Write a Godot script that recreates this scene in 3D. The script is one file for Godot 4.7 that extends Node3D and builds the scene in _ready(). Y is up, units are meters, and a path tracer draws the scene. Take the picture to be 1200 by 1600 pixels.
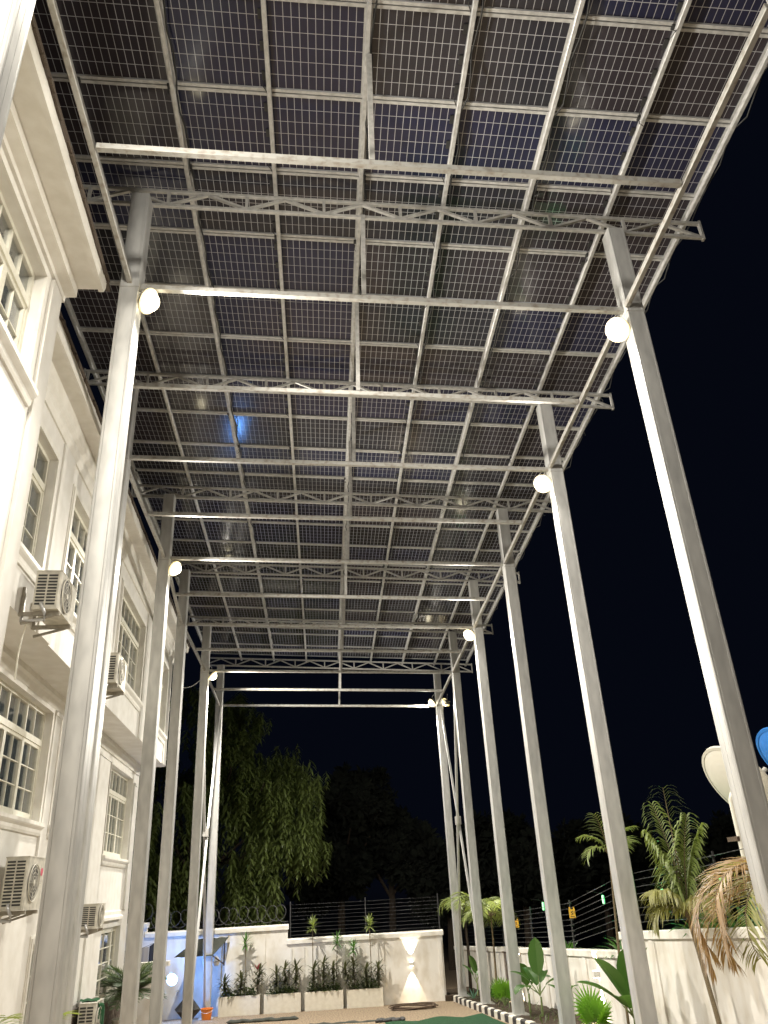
extends Node3D
# Night view under a tall steel canopy of solar panels beside a white building. Units: metres. y = 0 is the ground under the camera.

const UP := Vector3.UP
var rng := RandomNumberGenerator.new()
var M := {}
var used_names := {}

# ------------------------------------------------------------------ mesh builder
class MB:
	var v := PackedVector3Array()
	var n := PackedVector3Array()
	func tri(a: Vector3, b: Vector3, c: Vector3) -> void:   # counter-clockwise seen from outside
		var nn := (b - a).cross(c - a).normalized()
		v.append_array([a, c, b])
		n.append_array([nn, nn, nn])
	func quad(a: Vector3, b: Vector3, c: Vector3, d: Vector3) -> void:
		var nn := (c - a).cross(d - b).normalized()
		v.append_array([a, c, b, a, d, c])
		n.append_array([nn, nn, nn, nn, nn, nn])
	func squad(a: Vector3, b: Vector3, c: Vector3, d: Vector3, na: Vector3, nb: Vector3, nc: Vector3, nd: Vector3) -> void:
		v.append_array([a, c, b, a, d, c])
		n.append_array([na, nc, nb, na, nd, nc])
	func box(c: Vector3, s: Vector3, B := Basis.IDENTITY) -> void:
		var x := B.x * s.x / 2
		var y := B.y * s.y / 2
		var z := B.z * s.z / 2
		quad(c - x - y + z, c + x - y + z, c + x + y + z, c - x + y + z)
		quad(c + x - y - z, c - x - y - z, c - x + y - z, c + x + y - z)
		quad(c + x - y + z, c + x - y - z, c + x + y - z, c + x + y + z)
		quad(c - x - y - z, c - x - y + z, c - x + y + z, c - x + y - z)
		quad(c - x + y + z, c + x + y + z, c + x + y - z, c - x + y - z)
		quad(c - x - y - z, c + x - y - z, c + x - y + z, c - x - y + z)
	func ext(prof: PackedVector2Array, o: Vector3, ax: Vector3, ay: Vector3, l: Vector3) -> void:   # profile counter-clockwise seen from the tip of l
		var k := prof.size()
		for i in k:
			var p := prof[i]
			var q := prof[(i + 1) % k]
			var a := o + ax * p.x + ay * p.y
			var b := o + ax * q.x + ay * q.y
			quad(a, b, b + l, a + l)
		var idx := Geometry2D.triangulate_polygon(prof)
		for i in range(0, idx.size(), 3):
			var t := [prof[idx[i]], prof[idx[i + 1]], prof[idx[i + 2]]]
			var P := []
			for w in t:
				P.append(o + ax * w.x + ay * w.y)
			var up: bool = ((P[1] - P[0]).cross(P[2] - P[0])).dot(l) > 0
			if up:
				tri(P[0] + l, P[1] + l, P[2] + l)
				tri(P[0], P[2], P[1])
			else:
				tri(P[0] + l, P[2] + l, P[1] + l)
				tri(P[0], P[1], P[2])
	func bar(a: Vector3, b: Vector3, w: float, h: float, up := Vector3.UP, ch := 0.0) -> void:
		var l := b - a
		var ax := l.cross(up).normalized()
		var ay := ax.cross(l).normalized()
		var x := w / 2
		var y := h / 2
		var pr := PackedVector2Array([Vector2(-x, -y), Vector2(x, -y), Vector2(x, y), Vector2(-x, y)])
		if ch > 0:
			pr = PackedVector2Array([Vector2(-x + ch, -y), Vector2(x - ch, -y), Vector2(x, -y + ch), Vector2(x, y - ch), Vector2(x - ch, y), Vector2(-x + ch, y), Vector2(-x, y - ch), Vector2(-x, -y + ch)])
		var k := pr.size()
		for i in k:   # counter-clockwise seen from b
			var p := pr[i]
			var q := pr[(i + 1) % k]
			quad(a + ax * p.x + ay * p.y, b + ax * p.x + ay * p.y, b + ax * q.x + ay * q.y, a + ax * q.x + ay * q.y)
		for i in range(1, k - 1):
			tri(b + ax * pr[0].x + ay * pr[0].y, b + ax * pr[i + 1].x + ay * pr[i + 1].y, b + ax * pr[i].x + ay * pr[i].y)
			tri(a + ax * pr[0].x + ay * pr[0].y, a + ax * pr[i].x + ay * pr[i].y, a + ax * pr[i + 1].x + ay * pr[i + 1].y)
	func tube(pts: Array, rad: Array, sides := 8, caps := true) -> void:
		var rings := []
		var ref := Vector3(0.31, 0.2, 0.93)
		for i in pts.size():
			var d: Vector3 = (pts[mini(i + 1, pts.size() - 1)] - pts[maxi(i - 1, 0)]).normalized()
			if absf(d.dot(ref)) > 0.95:
				ref = Vector3(0.9, 0.1, -0.3)
			var x := d.cross(ref).normalized()
			var y := d.cross(x).normalized()
			ref = y.cross(d) * 0.0 + ref
			var ring := []
			for s in sides:
				var a := TAU * s / sides
				ring.append(x * cos(a) + y * sin(a))
			rings.append(ring)
		for i in pts.size() - 1:
			for s in sides:
				var t := (s + 1) % sides
				var a: Vector3 = pts[i] + rings[i][s] * rad[i]
				var b: Vector3 = pts[i] + rings[i][t] * rad[i]
				var c: Vector3 = pts[i + 1] + rings[i + 1][t] * rad[i + 1]
				var d: Vector3 = pts[i + 1] + rings[i + 1][s] * rad[i + 1]
				squad(a, b, c, d, rings[i][s], rings[i][t], rings[i + 1][t], rings[i + 1][s])
		if caps:
			for s in sides:
				var t := (s + 1) % sides
				var e := pts.size() - 1
				tri(pts[e], pts[e] + rings[e][s] * rad[e], pts[e] + rings[e][t] * rad[e])
				tri(pts[0], pts[0] + rings[0][t] * rad[0], pts[0] + rings[0][s] * rad[0])
	func lathe(o: Vector3, axis: Vector3, prof: Array, sides := 16) -> void:   # prof: [radius, along]
		var x := axis.cross(Vector3(0.31, 0.2, 0.93)).normalized()
		var y := axis.cross(x).normalized()
		for i in prof.size() - 1:
			for s in sides:
				var a0 := TAU * s / sides
				var a1 := TAU * (s + 1) / sides
				var d0 := x * cos(a0) + y * sin(a0)
				var d1 := x * cos(a1) + y * sin(a1)
				var sl := Vector2(prof[i + 1][1] - prof[i][1], -(prof[i + 1][0] - prof[i][0])).normalized()
				var n0 := d0 * sl.x + axis * sl.y
				var n1 := d1 * sl.x + axis * sl.y
				squad(o + d0 * prof[i][0] + axis * prof[i][1], o + d1 * prof[i][0] + axis * prof[i][1], o + d1 * prof[i + 1][0] + axis * prof[i + 1][1], o + d0 * prof[i + 1][0] + axis * prof[i + 1][1], n0, n1, n1, n0)
	func blade(b: Vector3, d: Vector3, side: Vector3, l: float, w: float, sag: float, segs := 2) -> void:   # a narrow leaf
		var p := b
		var dir := d.normalized()
		var pw := w * 0.45
		var nn := side.cross(dir).normalized()
		for i in segs:
			var q := p + dir * l / segs
			var w2 := w if i < segs - 1 else 0.0
			if segs > 2:
				w2 = w * sin(PI * clampf((i + 1.0) / segs * 0.86 + 0.14, 0, 1)) if i < segs - 1 else 0.0
			var s0 := side * pw / 2
			var s1 := side * w2 / 2
			if w2 > 0:
				squad(p - s0, p + s0, q + s1, q - s1, nn, nn, nn, nn)
			else:
				v.append_array([p - s0, q, p + s0])
				n.append_array([nn, nn, nn])
			p = q
			pw = w2
			dir = (dir + Vector3.DOWN * sag / segs).normalized()
			nn = side.cross(dir).normalized()
	func done() -> ArrayMesh:
		var m := ArrayMesh.new()
		var a := []
		a.resize(Mesh.ARRAY_MAX)
		a[Mesh.ARRAY_VERTEX] = v
		a[Mesh.ARRAY_NORMAL] = n
		m.add_surface_from_arrays(Mesh.PRIMITIVE_TRIANGLES, a)
		return m

# ------------------------------------------------------------------ nodes
func numbered(s: String) -> String:
	if not used_names.has(s):
		used_names[s] = 0
		return s
	used_names[s] += 1
	return "%s_%03d" % [s, used_names[s]]

func tag(o: Node, label: String, category := "", group := "", kind := "") -> Node:
	if label: o.set_meta("label", label)
	if category: o.set_meta("category", category)
	if group: o.set_meta("group", group)
	if kind: o.set_meta("kind", kind)
	return o

func thing(called: String, label: String, category: String, at := Vector3.ZERO, group := "") -> Node3D:
	var o := Node3D.new()
	o.name = numbered(called)
	add_child(o)
	o.position = at
	tag(o, label, category, group)
	return o

func child_name(parent: Node, called: String) -> String:
	var key := called + "@" + str(parent.get_instance_id())
	return called if numbered(key) == key else "%s_%03d" % [called, used_names[key]]

func put(called: String, m: Mesh, mt: Material, parent: Node, at := Transform3D.IDENTITY) -> MeshInstance3D:
	var o := MeshInstance3D.new()
	o.mesh = m
	o.material_override = mt
	o.transform = at
	o.name = child_name(parent, called) if parent != self else numbered(called)
	parent.add_child(o, true)
	return o

func solo(called: String, m: Mesh, mt: Material, label: String, category: String, group := "", at := Transform3D.IDENTITY) -> MeshInstance3D:
	var o := put(called, m, mt, self, at)
	tag(o, label, category, group)
	return o

func struct(called: String, m: Mesh, mt: Material) -> MeshInstance3D:
	var o := put(called, m, mt, self)
	o.set_meta("kind", "structure")
	return o

# ------------------------------------------------------------------ materials
func lin(r: float, g: float, b: float) -> Color:
	return Color(r, g, b).linear_to_srgb()

func noise_tex(seed_: int, freq: float, lo: Color, hi: Color, oct := 4, size := 512, mid := 0.5, type := FastNoiseLite.TYPE_SIMPLEX_SMOOTH) -> NoiseTexture2D:
	var nz := FastNoiseLite.new()
	nz.seed = seed_
	nz.noise_type = type
	nz.frequency = freq
	nz.fractal_octaves = oct
	var g := Gradient.new()
	g.set_color(0, lo)
	g.set_color(1, hi)
	g.set_offset(0, mid - 0.35)
	g.set_offset(1, mid + 0.3)
	var t := NoiseTexture2D.new()
	t.width = size
	t.height = size
	t.seamless = true
	t.noise = nz
	t.color_ramp = g
	return t

func mat(c: Color, rough: float, metal := 0.0, tex: Texture2D = null, sc := Vector3.ONE, bump := 0.0, bump_tex: Texture2D = null) -> StandardMaterial3D:
	var m := StandardMaterial3D.new()
	m.albedo_color = c
	m.roughness = rough
	m.metallic = metal
	m.cull_mode = BaseMaterial3D.CULL_DISABLED
	if tex or bump_tex:
		m.uv1_triplanar = true
		m.uv1_world_triplanar = true
		m.uv1_scale = sc
	if tex:
		m.albedo_texture = tex
	if bump > 0:
		m.heightmap_enabled = true
		m.heightmap_texture = bump_tex if bump_tex else tex
		m.heightmap_scale = bump
	return m

func leafmat(r: float, g: float, b: float, rough := 0.45) -> StandardMaterial3D:
	var m := mat(lin(r, g, b), rough)
	m.backlight_enabled = true
	m.backlight = lin(r * 1.6, g * 1.6, b * 0.8)
	return m

func glow(c: Color, e: float) -> StandardMaterial3D:
	var m := mat(Color(1, 1, 1), 0.4)
	m.emission_enabled = true
	m.emission = c
	m.emission_energy_multiplier = e
	return m

func make_materials() -> void:
	var W := Color(1, 1, 1)
	var spangle := noise_tex(3, 0.007, Color(0.90, 0.902, 0.905), W, 3, 512, 0.45)
	var fine := noise_tex(5, 0.02, Color(0.86, 0.86, 0.86), W, 5)
	var plaster := noise_tex(7, 0.012, Color(0.955, 0.95, 0.94), W, 5)
	var stain := noise_tex(9, 0.008, Color(0.91, 0.89, 0.855), W, 5, 512, 0.28)
	var grit := noise_tex(11, 0.06, Color(0.55, 0.52, 0.48), W, 5)
	var patch := noise_tex(12, 0.01, Color(0.5, 0.42, 0.36), W, 4, 512, 0.4)
	var rust := noise_tex(13, 0.02, Color(0.72, 0.66, 0.60), W, 4, 512, 0.2)
	M.steel = mat(lin(0.58, 0.58, 0.57), 0.42, 0.3, spangle, Vector3(1.3, 0.45, 1.3))
	M.steel_dull = mat(lin(0.50, 0.49, 0.47), 0.5, 0.3, fine, Vector3(0.9, 0.9, 0.9))
	M.tie = mat(lin(0.43, 0.425, 0.405), 0.45, 0.3, rust, Vector3(0.7, 0.7, 0.7))
	M.alu = mat(lin(0.60, 0.60, 0.595), 0.4, 0.2, fine, Vector3(0.8, 0.8, 0.8))
	M.grid = mat(lin(0.47, 0.48, 0.52), 0.13)
	M.cell_blue = mat(lin(0.020, 0.022, 0.052), 0.13)
	M.cell_dark = mat(lin(0.028, 0.028, 0.038), 0.13)
	M.cell_brown = mat(lin(0.036, 0.031, 0.039), 0.13)
	M.black = mat(lin(0.02, 0.02, 0.02), 0.6)
	M.white_wall = mat(lin(0.80, 0.785, 0.75), 0.75, 0, plaster, Vector3(0.35, 0.35, 0.35), 0.08)
	M.trim = mat(lin(0.82, 0.80, 0.75), 0.6, 0, plaster, Vector3(0.6, 0.6, 0.6))
	M.frame = mat(lin(0.80, 0.78, 0.68), 0.4, 0, plaster, Vector3(1, 1, 1))
	M.groove = mat(lin(0.45, 0.42, 0.40), 0.8)
	M.glass = mat(Color(0.55, 0.6, 0.62, 0.12), 0.05)
	M.glass.transparency = BaseMaterial3D.TRANSPARENCY_ALPHA
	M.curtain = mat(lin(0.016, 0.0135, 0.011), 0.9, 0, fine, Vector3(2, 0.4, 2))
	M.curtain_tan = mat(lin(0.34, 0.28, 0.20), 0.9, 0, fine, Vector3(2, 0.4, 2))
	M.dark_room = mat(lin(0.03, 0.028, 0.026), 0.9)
	M.roof_tile = mat(lin(0.17, 0.13, 0.10), 0.8, 0, grit, Vector3(3, 3, 3), 1.0)
	M.stone = mat(lin(0.20, 0.17, 0.15), 0.75, 0, patch, Vector3(1.3, 1.3, 1.3), 2.0)
	M.yard_wall = mat(lin(0.78, 0.755, 0.71), 0.85, 0, stain, Vector3(0.5, 0.3, 0.5), 0.15, plaster)
	M.yard_cap = mat(lin(0.76, 0.74, 0.69), 0.8, 0, stain, Vector3(0.4, 0.4, 0.4), 0.4)
	M.ac = mat(lin(0.66, 0.63, 0.55), 0.45, 0, fine, Vector3(0.6, 0.6, 0.6))
	M.ac_dark = mat(lin(0.035, 0.035, 0.033), 0.6)
	M.fan = mat(lin(0.22, 0.21, 0.19), 0.5)
	M.bracket = mat(lin(0.42, 0.39, 0.33), 0.6, 0.2, fine)
	M.pipe = mat(lin(0.55, 0.55, 0.56), 0.3, 0.6)
	M.pink = mat(lin(0.62, 0.10, 0.16), 0.5)
	M.sand = mat(lin(0.42, 0.33, 0.23), 0.95, 0, grit, Vector3(0.5, 0.5, 0.5), 2.0)
	M.paving = mat(lin(0.33, 0.29, 0.24), 0.9, 0, grit, Vector3(0.6, 0.6, 0.6), 1.0)
	M.soil = mat(lin(0.12, 0.085, 0.055), 1.0, 0, grit, Vector3(1.2, 1.2, 1.2), 5.0)
	M.kerb_white = mat(lin(0.66, 0.63, 0.56), 0.8, 0, stain, Vector3(1.2, 1.2, 1.2))
	M.kerb_black = mat(lin(0.045, 0.04, 0.04), 0.75, 0, grit, Vector3(1, 1, 1))
	M.turf = mat(lin(0.02, 0.15, 0.05), 1.0, 0, grit, Vector3(6, 6, 6), 2.0)
	M.cloth_dark = mat(lin(0.055, 0.06, 0.05), 0.95, 0, fine, Vector3(2, 2, 2))
	M.green_cloth = mat(lin(0.015, 0.10, 0.035), 0.95, 0, fine, Vector3(3, 3, 3))
	M.navy = mat(lin(0.008, 0.012, 0.03), 0.95)
	M.grey_cloth = mat(lin(0.30, 0.29, 0.30), 0.95)
	M.white_cloth = mat(lin(0.7, 0.7, 0.7), 0.95)
	M.orange = mat(lin(0.75, 0.20, 0.02), 0.4)
	M.planter = mat(lin(0.76, 0.72, 0.62), 0.7, 0, plaster, Vector3(0.8, 0.8, 0.8))
	M.wire = mat(lin(0.07, 0.07, 0.075), 0.45, 0.5)
	M.razor = mat(lin(0.09, 0.09, 0.095), 0.5, 0.4)
	M.sign = mat(lin(0.75, 0.42, 0.03), 0.5)
	M.dish = mat(lin(0.68, 0.65, 0.57), 0.5)
	M.dish_blue = mat(lin(0.03, 0.20, 0.62), 0.45)
	M.wood = mat(lin(0.16, 0.11, 0.075), 0.9, 0, grit, Vector3(3, 0.6, 3), 1.0)
	M.bark = mat(lin(0.11, 0.085, 0.065), 0.95, 0, grit, Vector3(2, 0.5, 2), 3.0)
	M.stem = mat(lin(0.30, 0.24, 0.15), 0.8, 0, grit, Vector3(3, 3, 3))
	M.stem_green = mat(lin(0.20, 0.26, 0.10), 0.7)
	M.leaf_weep = leafmat(0.075, 0.100, 0.028, 0.42)
	M.leaf_dark = leafmat(0.005, 0.008, 0.004, 0.95)
	M.leaf_palm = leafmat(0.16, 0.20, 0.07)
	M.leaf_olive = leafmat(0.20, 0.20, 0.07)
	M.leaf_brown = leafmat(0.23, 0.145, 0.065)
	M.leaf_green = leafmat(0.05, 0.12, 0.03)
	M.leaf_bright = leafmat(0.12, 0.26, 0.025)
	M.leaf_broad = leafmat(0.045, 0.10, 0.025, 0.35)
	M.leaf_purple = leafmat(0.048, 0.052, 0.028)
	M.leaf_red = leafmat(0.20, 0.03, 0.05)
	M.leaf_shrub = leafmat(0.05, 0.075, 0.025)
	M.leaf_date = leafmat(0.055, 0.085, 0.045)
	M.house = mat(lin(0.10, 0.10, 0.10), 0.6)
	M.lamp_warm = glow(Color(1, 0.95, 0.80), 10.0)
	M.glare_warm = glow(Color(1, 0.86, 0.50), 0.9)  # weak glow for the ring of lamp glare
	M.glare_cool = glow(Color(0.35, 0.62, 1.0), 0.9)
	M.lamp_cool = glow(Color(0.50, 0.74, 1.0), 30.0)
	M.lamp_wall = glow(Color(1, 0.95, 0.85), 10.0)
	M.tube_green = glow(Color(0.02, 0.85, 0.42), 1.6)
	M.cable_white = mat(lin(0.6, 0.6, 0.6), 0.6)

# ------------------------------------------------------------------ survey of the place (heights y here count from the camera's eye; W() lifts them)
const EYE := 1.6
const Z1 := -7.891
const XR := 4.2356
const LX := [-2.337, -3.349, -3.346, -3.619, -3.559, -3.599]
const RB := -0.0572       # roof falls towards the open side
const RS := 0.0595        # and towards the far end
func W(x: float, y: float, z: float) -> Vector3:
	return Vector3(x, y + EYE, z)
func gnd(z: float) -> float:
	return -1.6 - 0.0615 * maxf(-z, 0.0)
func roof(x: float, z: float, off := 0.0) -> Vector3:
	return W(x, 8.649 + RB * (x + 3.619) + RS * (z - Z1) + off, z)
func tie_y(x: float, z: float) -> float:
	return 6.795 + 0.0522 * (z - Z1) + 0.2533 * (4.128 - x) / 7.0
func col_x(k: int) -> float:
	return -2.30 if k < 0 else LX[mini(k, 5)]

func _ready() -> void:
	rng.seed = 11
	# camera
	var cam := Camera3D.new()
	cam.name = "camera"
	add_child(cam)
	var pitch := 0.45136
	var yaw := 0.09374
	var roll := -0.05537
	var F := Vector3(sin(yaw) * cos(pitch), sin(pitch), -cos(yaw) * cos(pitch))
	var R0 := Vector3(cos(yaw), 0, sin(yaw))
	var U0 := R0.cross(F)
	var R := R0 * cos(roll) + U0 * sin(roll)
	cam.transform = Transform3D(Basis(R, -R0 * sin(roll) + U0 * cos(roll), -F), Vector3(0, EYE, 0))
	cam.fov = rad_to_deg(2 * atan(800.0 / 1205.0))
	cam.near = 0.05
	cam.far = 400
	# sky and exposure
	var env := Environment.new()
	env.background_mode = Environment.BG_SKY
	var sk := ProceduralSkyMaterial.new()
	sk.sky_top_color = Color(0.017, 0.025, 0.055)
	sk.sky_horizon_color = Color(0.017, 0.025, 0.055)
	sk.ground_bottom_color = Color(0.01, 0.012, 0.02)
	sk.ground_horizon_color = Color(0.02, 0.025, 0.05)
	var sky := Sky.new()
	sky.sky_material = sk
	env.sky = sky
	env.tonemap_mode = Environment.TONE_MAPPER_LINEAR
	env.tonemap_exposure = 1.18
	env.sdfgi_enabled = true
	env.ssao_enabled = true
	env.ssil_enabled = true
	var we := WorldEnvironment.new()
	we.name = "world_environment"
	we.environment = env
	add_child(we)
	make_materials()
	build_ground()
	build_building()
	build_canopy()
	build_panels()
	build_floodlights()
	build_yard_walls()
	build_fences()
	build_conditioners()
	build_trees()
	build_planters()
	build_bed_plants()
	build_dishes()
	build_small_things()

# ------------------------------------------------------------------ ground
func build_ground() -> void:
	var g := MB.new()
	var zs := [30.0, 0.0, -12.0, -20.0, -28.0, -40.0, -80.0, -300.0]
	for i in zs.size() - 1:
		var a: float = zs[i]
		var b: float = zs[i + 1]
		g.quad(W(-200, gnd(maxf(a, -40)), a), W(200, gnd(maxf(a, -40)), a), W(200, gnd(maxf(b, -40)), b), W(-200, gnd(maxf(b, -40)), b))
	struct("ground", g.done(), M.sand)
	var p := MB.new()
	p.quad(W(-4.3, gnd(0) + 0.004, 0.5), W(3.9, gnd(0) + 0.004, 0.5), W(3.9, gnd(-19.5) + 0.004, -19.5), W(-4.3, gnd(-19.5) + 0.004, -19.5))
	struct("pavement", p.done(), M.paving)
	# raised soil bed between the kerb and the side wall, lumpy
	var s := MB.new()
	var nz := FastNoiseLite.new()
	nz.seed = 4
	nz.frequency = 0.9
	var hgt := func(x: float, z: float) -> Vector3:
		return W(x, gnd(z) + 0.12 + 0.06 * nz.get_noise_2d(x * 2, z * 2) + 0.03 * nz.get_noise_2d(x * 7, z * 7), z)
	var nx := 8
	var nzs := 150
	for i in nx:
		for j in nzs:
			var x0 := 4.1 + 1.25 * i / nx
			var x1 := 4.1 + 1.25 * (i + 1) / nx
			var z0 := -4.0 - 29.0 * j / nzs
			var z1 := -4.0 - 29.0 * (j + 1) / nzs
			s.quad(hgt.call(x0, z0), hgt.call(x1, z0), hgt.call(x1, z1), hgt.call(x0, z1))
	struct("soil_bed", s.done(), M.soil)
	# striped kerb: every block a piece of its own
	var kerb := Node3D.new()
	kerb.name = numbered("kerb")
	add_child(kerb)
	tag(kerb, "low kerb painted in black and white blocks along the plant bed", "", "", "structure")
	var bm := MB.new()
	bm.ext(PackedVector2Array([Vector2(-0.07, -0.1), Vector2(0.07, -0.1), Vector2(0.07, 0.13), Vector2(0.045, 0.155), Vector2(-0.045, 0.155), Vector2(-0.07, 0.13)]), Vector3(0, 0, -0.2), Vector3.RIGHT, UP, Vector3(0, 0, 0.4))
	var block := bm.done()
	var zk := -8.0
	var q := 0
	while zk > -28.2:
		put("kerb_block", block, M.kerb_white if q % 2 == 0 else M.kerb_black, kerb, Transform3D(Basis(Vector3.RIGHT, -0.0615), W(4.03 + rng.randf_range(-0.008, 0.008), gnd(zk) + rng.randf_range(-0.006, 0.006), zk)))
		zk -= 0.412
		q += 1
	var endb := MB.new()
	endb.box(W(3.93, gnd(-28.3) + 0.03, -28.3), Vector3(0.36, 0.26, 0.14))
	put("kerb_end", endb.done(), M.soil, kerb)

# ------------------------------------------------------------------ building: local axes n (towards the yard), y, u (along, away from the camera)
const B0 := Vector3(-4.2, -2.6, -16.0)
var bld: Node3D
func BP(n: float, y: float, u: float) -> Vector3:
	return Vector3(n, y, -u) - B0
func BW(n: float, y: float, u: float) -> Vector3:      # the same point in the world
	return Vector3(n, y, -u).rotated(UP, deg_to_rad(2.605)) + Vector3(0, EYE, 0)
const BX := Vector3.RIGHT
const BU := Vector3(0, 0, -1)

func nbox(m: MB, n0: float, n1: float, y0: float, y1: float, u0: float, u1: float) -> void:
	m.box(BP((n0 + n1) / 2, (y0 + y1) / 2, (u0 + u1) / 2), Vector3(absf(n1 - n0), absf(y1 - y0), absf(u1 - u0)))

func holed_wall(n: float, u0: float, u1: float, y0: float, y1: float, holes: Array, deep: float) -> ArrayMesh:
	var m := MB.new()
	var us := [u0, u1]
	var ys := [y0, y1]
	for h in holes:
		us.append_array([h[0], h[1]])
		ys.append_array([h[2], h[3]])
	us.sort()
	ys.sort()
	for i in us.size() - 1:
		for j in ys.size() - 1:
			if us[i + 1] - us[i] < 1e-4 or ys[j + 1] - ys[j] < 1e-4:
				continue
			var cu: float = (us[i] + us[i + 1]) / 2
			var cy: float = (ys[j] + ys[j + 1]) / 2
			var open := false
			for h in holes:
				if cu > h[0] and cu < h[1] and cy > h[2] and cy < h[3]:
					open = true
			if not open:
				m.quad(BP(n, ys[j], us[i]), BP(n, ys[j], us[i + 1]), BP(n, ys[j + 1], us[i + 1]), BP(n, ys[j + 1], us[i]))
	for h in holes:
		var b: float = n - deep
		m.quad(BP(n, h[2], h[0]), BP(n, h[3], h[0]), BP(b, h[3], h[0]), BP(b, h[2], h[0]))
		m.quad(BP(n, h[3], h[1]), BP(n, h[2], h[1]), BP(b, h[2], h[1]), BP(b, h[3], h[1]))
		m.quad(BP(n, h[3], h[0]), BP(n, h[3], h[1]), BP(b, h[3], h[1]), BP(b, h[3], h[0]))
		m.quad(BP(n, h[2], h[1]), BP(n, h[2], h[0]), BP(b, h[2], h[0]), BP(b, h[2], h[1]))
	return m.done()

func window(n: float, u0: float, u1: float, y0: float, y1: float, cases: int, cols: int, rows: int, trans: float, tcols: int, curtain: Material, called := "window") -> void:
	# the frame stands in the reveal; panes one by one behind glazing bars, a pleated curtain behind
	var fr := MB.new()
	var n0 := n - 0.02
	var n1 := n - 0.10
	var yt := y1 - trans
	nbox(fr, n0, n1, y0, y0 + 0.07, u0, u1)
	nbox(fr, n0, n1, y1 - 0.06, y1, u0, u1)
	nbox(fr, n0, n1, y0 + 0.07, y1 - 0.06, u0, u0 + 0.06)
	nbox(fr, n0, n1, y0 + 0.07, y1 - 0.06, u1 - 0.06, u1)
	var panes := []
	if trans > 0:
		nbox(fr, n0 + 0.015, n1, yt - 0.05, yt + 0.05, u0 + 0.06, u1 - 0.06)
		var tw := (u1 - u0 - 0.12) / tcols
		for i in tcols:
			var a := u0 + 0.06 + tw * i
			panes.append([a, a + tw, yt + 0.05, y1 - 0.06])
			if i > 0:
				nbox(fr, n0 - 0.012, n1, yt + 0.05, y1 - 0.06, a - (0.022 if i % 2 == 0 else 0.010), a + (0.022 if i % 2 == 0 else 0.010))
	var ytop := yt - (0.05 if trans > 0 else 0.06)
	var cw := (u1 - u0 - 0.12) / cases
	for c in cases:
		var a := u0 + 0.06 + cw * c
		var st := 0.055
		var f0 := n0 - 0.008
		nbox(fr, f0, n1, y0 + 0.07, ytop, a + 0.004, a + st)
		nbox(fr, f0, n1, y0 + 0.07, ytop, a + cw - st, a + cw - 0.004)
		nbox(fr, f0, n1, y0 + 0.07, y0 + 0.07 + st + 0.02, a + st, a + cw - st)
		nbox(fr, f0, n1, ytop - st, ytop, a + st, a + cw - st)
		var pu := (cw - 2 * st) / cols
		var b0 := y0 + 0.07 + st + 0.02
		var ph := (ytop - st - b0) / rows
		for i in cols:
			for j in rows:
				panes.append([a + st + pu * i, a + st + pu * (i + 1), b0 + ph * j, b0 + ph * (j + 1)])
		for i in range(1, cols):
			nbox(fr, n0 - 0.022, n1, b0, ytop - st, a + st + pu * i - 0.009, a + st + pu * i + 0.009)
		for j in range(1, rows):
			nbox(fr, n0 - 0.022, n1, b0 + ph * j - 0.009, b0 + ph * j + 0.009, a + st, a + cw - st)
	var w := put(called, fr.done(), M.frame, bld)
	for p in panes:
		var pm := MB.new()
		nbox(pm, n - 0.062, n - 0.068, p[2], p[3], p[0], p[1])
		put("pane", pm.done(), M.glass, w)
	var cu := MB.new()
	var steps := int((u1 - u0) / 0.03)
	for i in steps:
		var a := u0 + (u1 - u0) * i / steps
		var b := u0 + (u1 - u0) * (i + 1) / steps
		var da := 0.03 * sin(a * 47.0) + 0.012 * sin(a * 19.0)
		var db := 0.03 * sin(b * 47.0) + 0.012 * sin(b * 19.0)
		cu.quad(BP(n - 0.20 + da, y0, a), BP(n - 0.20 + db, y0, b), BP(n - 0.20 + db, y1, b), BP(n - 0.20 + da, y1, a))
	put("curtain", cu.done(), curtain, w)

func surround(n: float, u0: float, u1: float, y0: float, y1: float, sill := true) -> void:
	# raised moulding round an opening and a moulded sill below it
	var m := MB.new()
	for s in [[0.0, 0.09, 0.035], [0.09, 0.125, 0.018]]:
		var a: float = s[0]
		var b: float = s[1]
		var d: float = s[2]
		nbox(m, n, n + d, y0, y1 + a, u0 - b, u0 - a)
		nbox(m, n, n + d, y0, y1 + a, u1 + a, u1 + b)
		nbox(m, n, n + d, y1 + a, y1 + b, u0 - b, u1 + b)
	put("window_surround", m.done(), M.trim, bld)
	if sill:
		var s := MB.new()
		s.ext(PackedVector2Array([Vector2(-0.10, -0.20), Vector2(0.03, -0.20), Vector2(0.045, -0.16), Vector2(0.045, -0.11), Vector2(0.085, -0.075), Vector2(0.10, -0.055), Vector2(0.10, 0.0), Vector2(-0.10, 0.012)]), BP(n, y0, u1 + 0.15), BX, UP, -BU * (u1 - u0 + 0.30))
		put("sill", s.done(), M.trim, bld)

func cornice(prof: Array, u0: float, u1: float, called: String, mt: Material) -> MeshInstance3D:
	var pv := PackedVector2Array()
	for p in prof:
		pv.append(Vector2(p[0], p[1]))
	if not Geometry2D.is_polygon_clockwise(pv):
		pass
	else:
		pv.reverse()
	var m := MB.new()
	m.ext(pv, BP(0, 0, u1), BX, UP, -BU * (u1 - u0))
	return put(called, m.done(), mt, bld)

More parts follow.
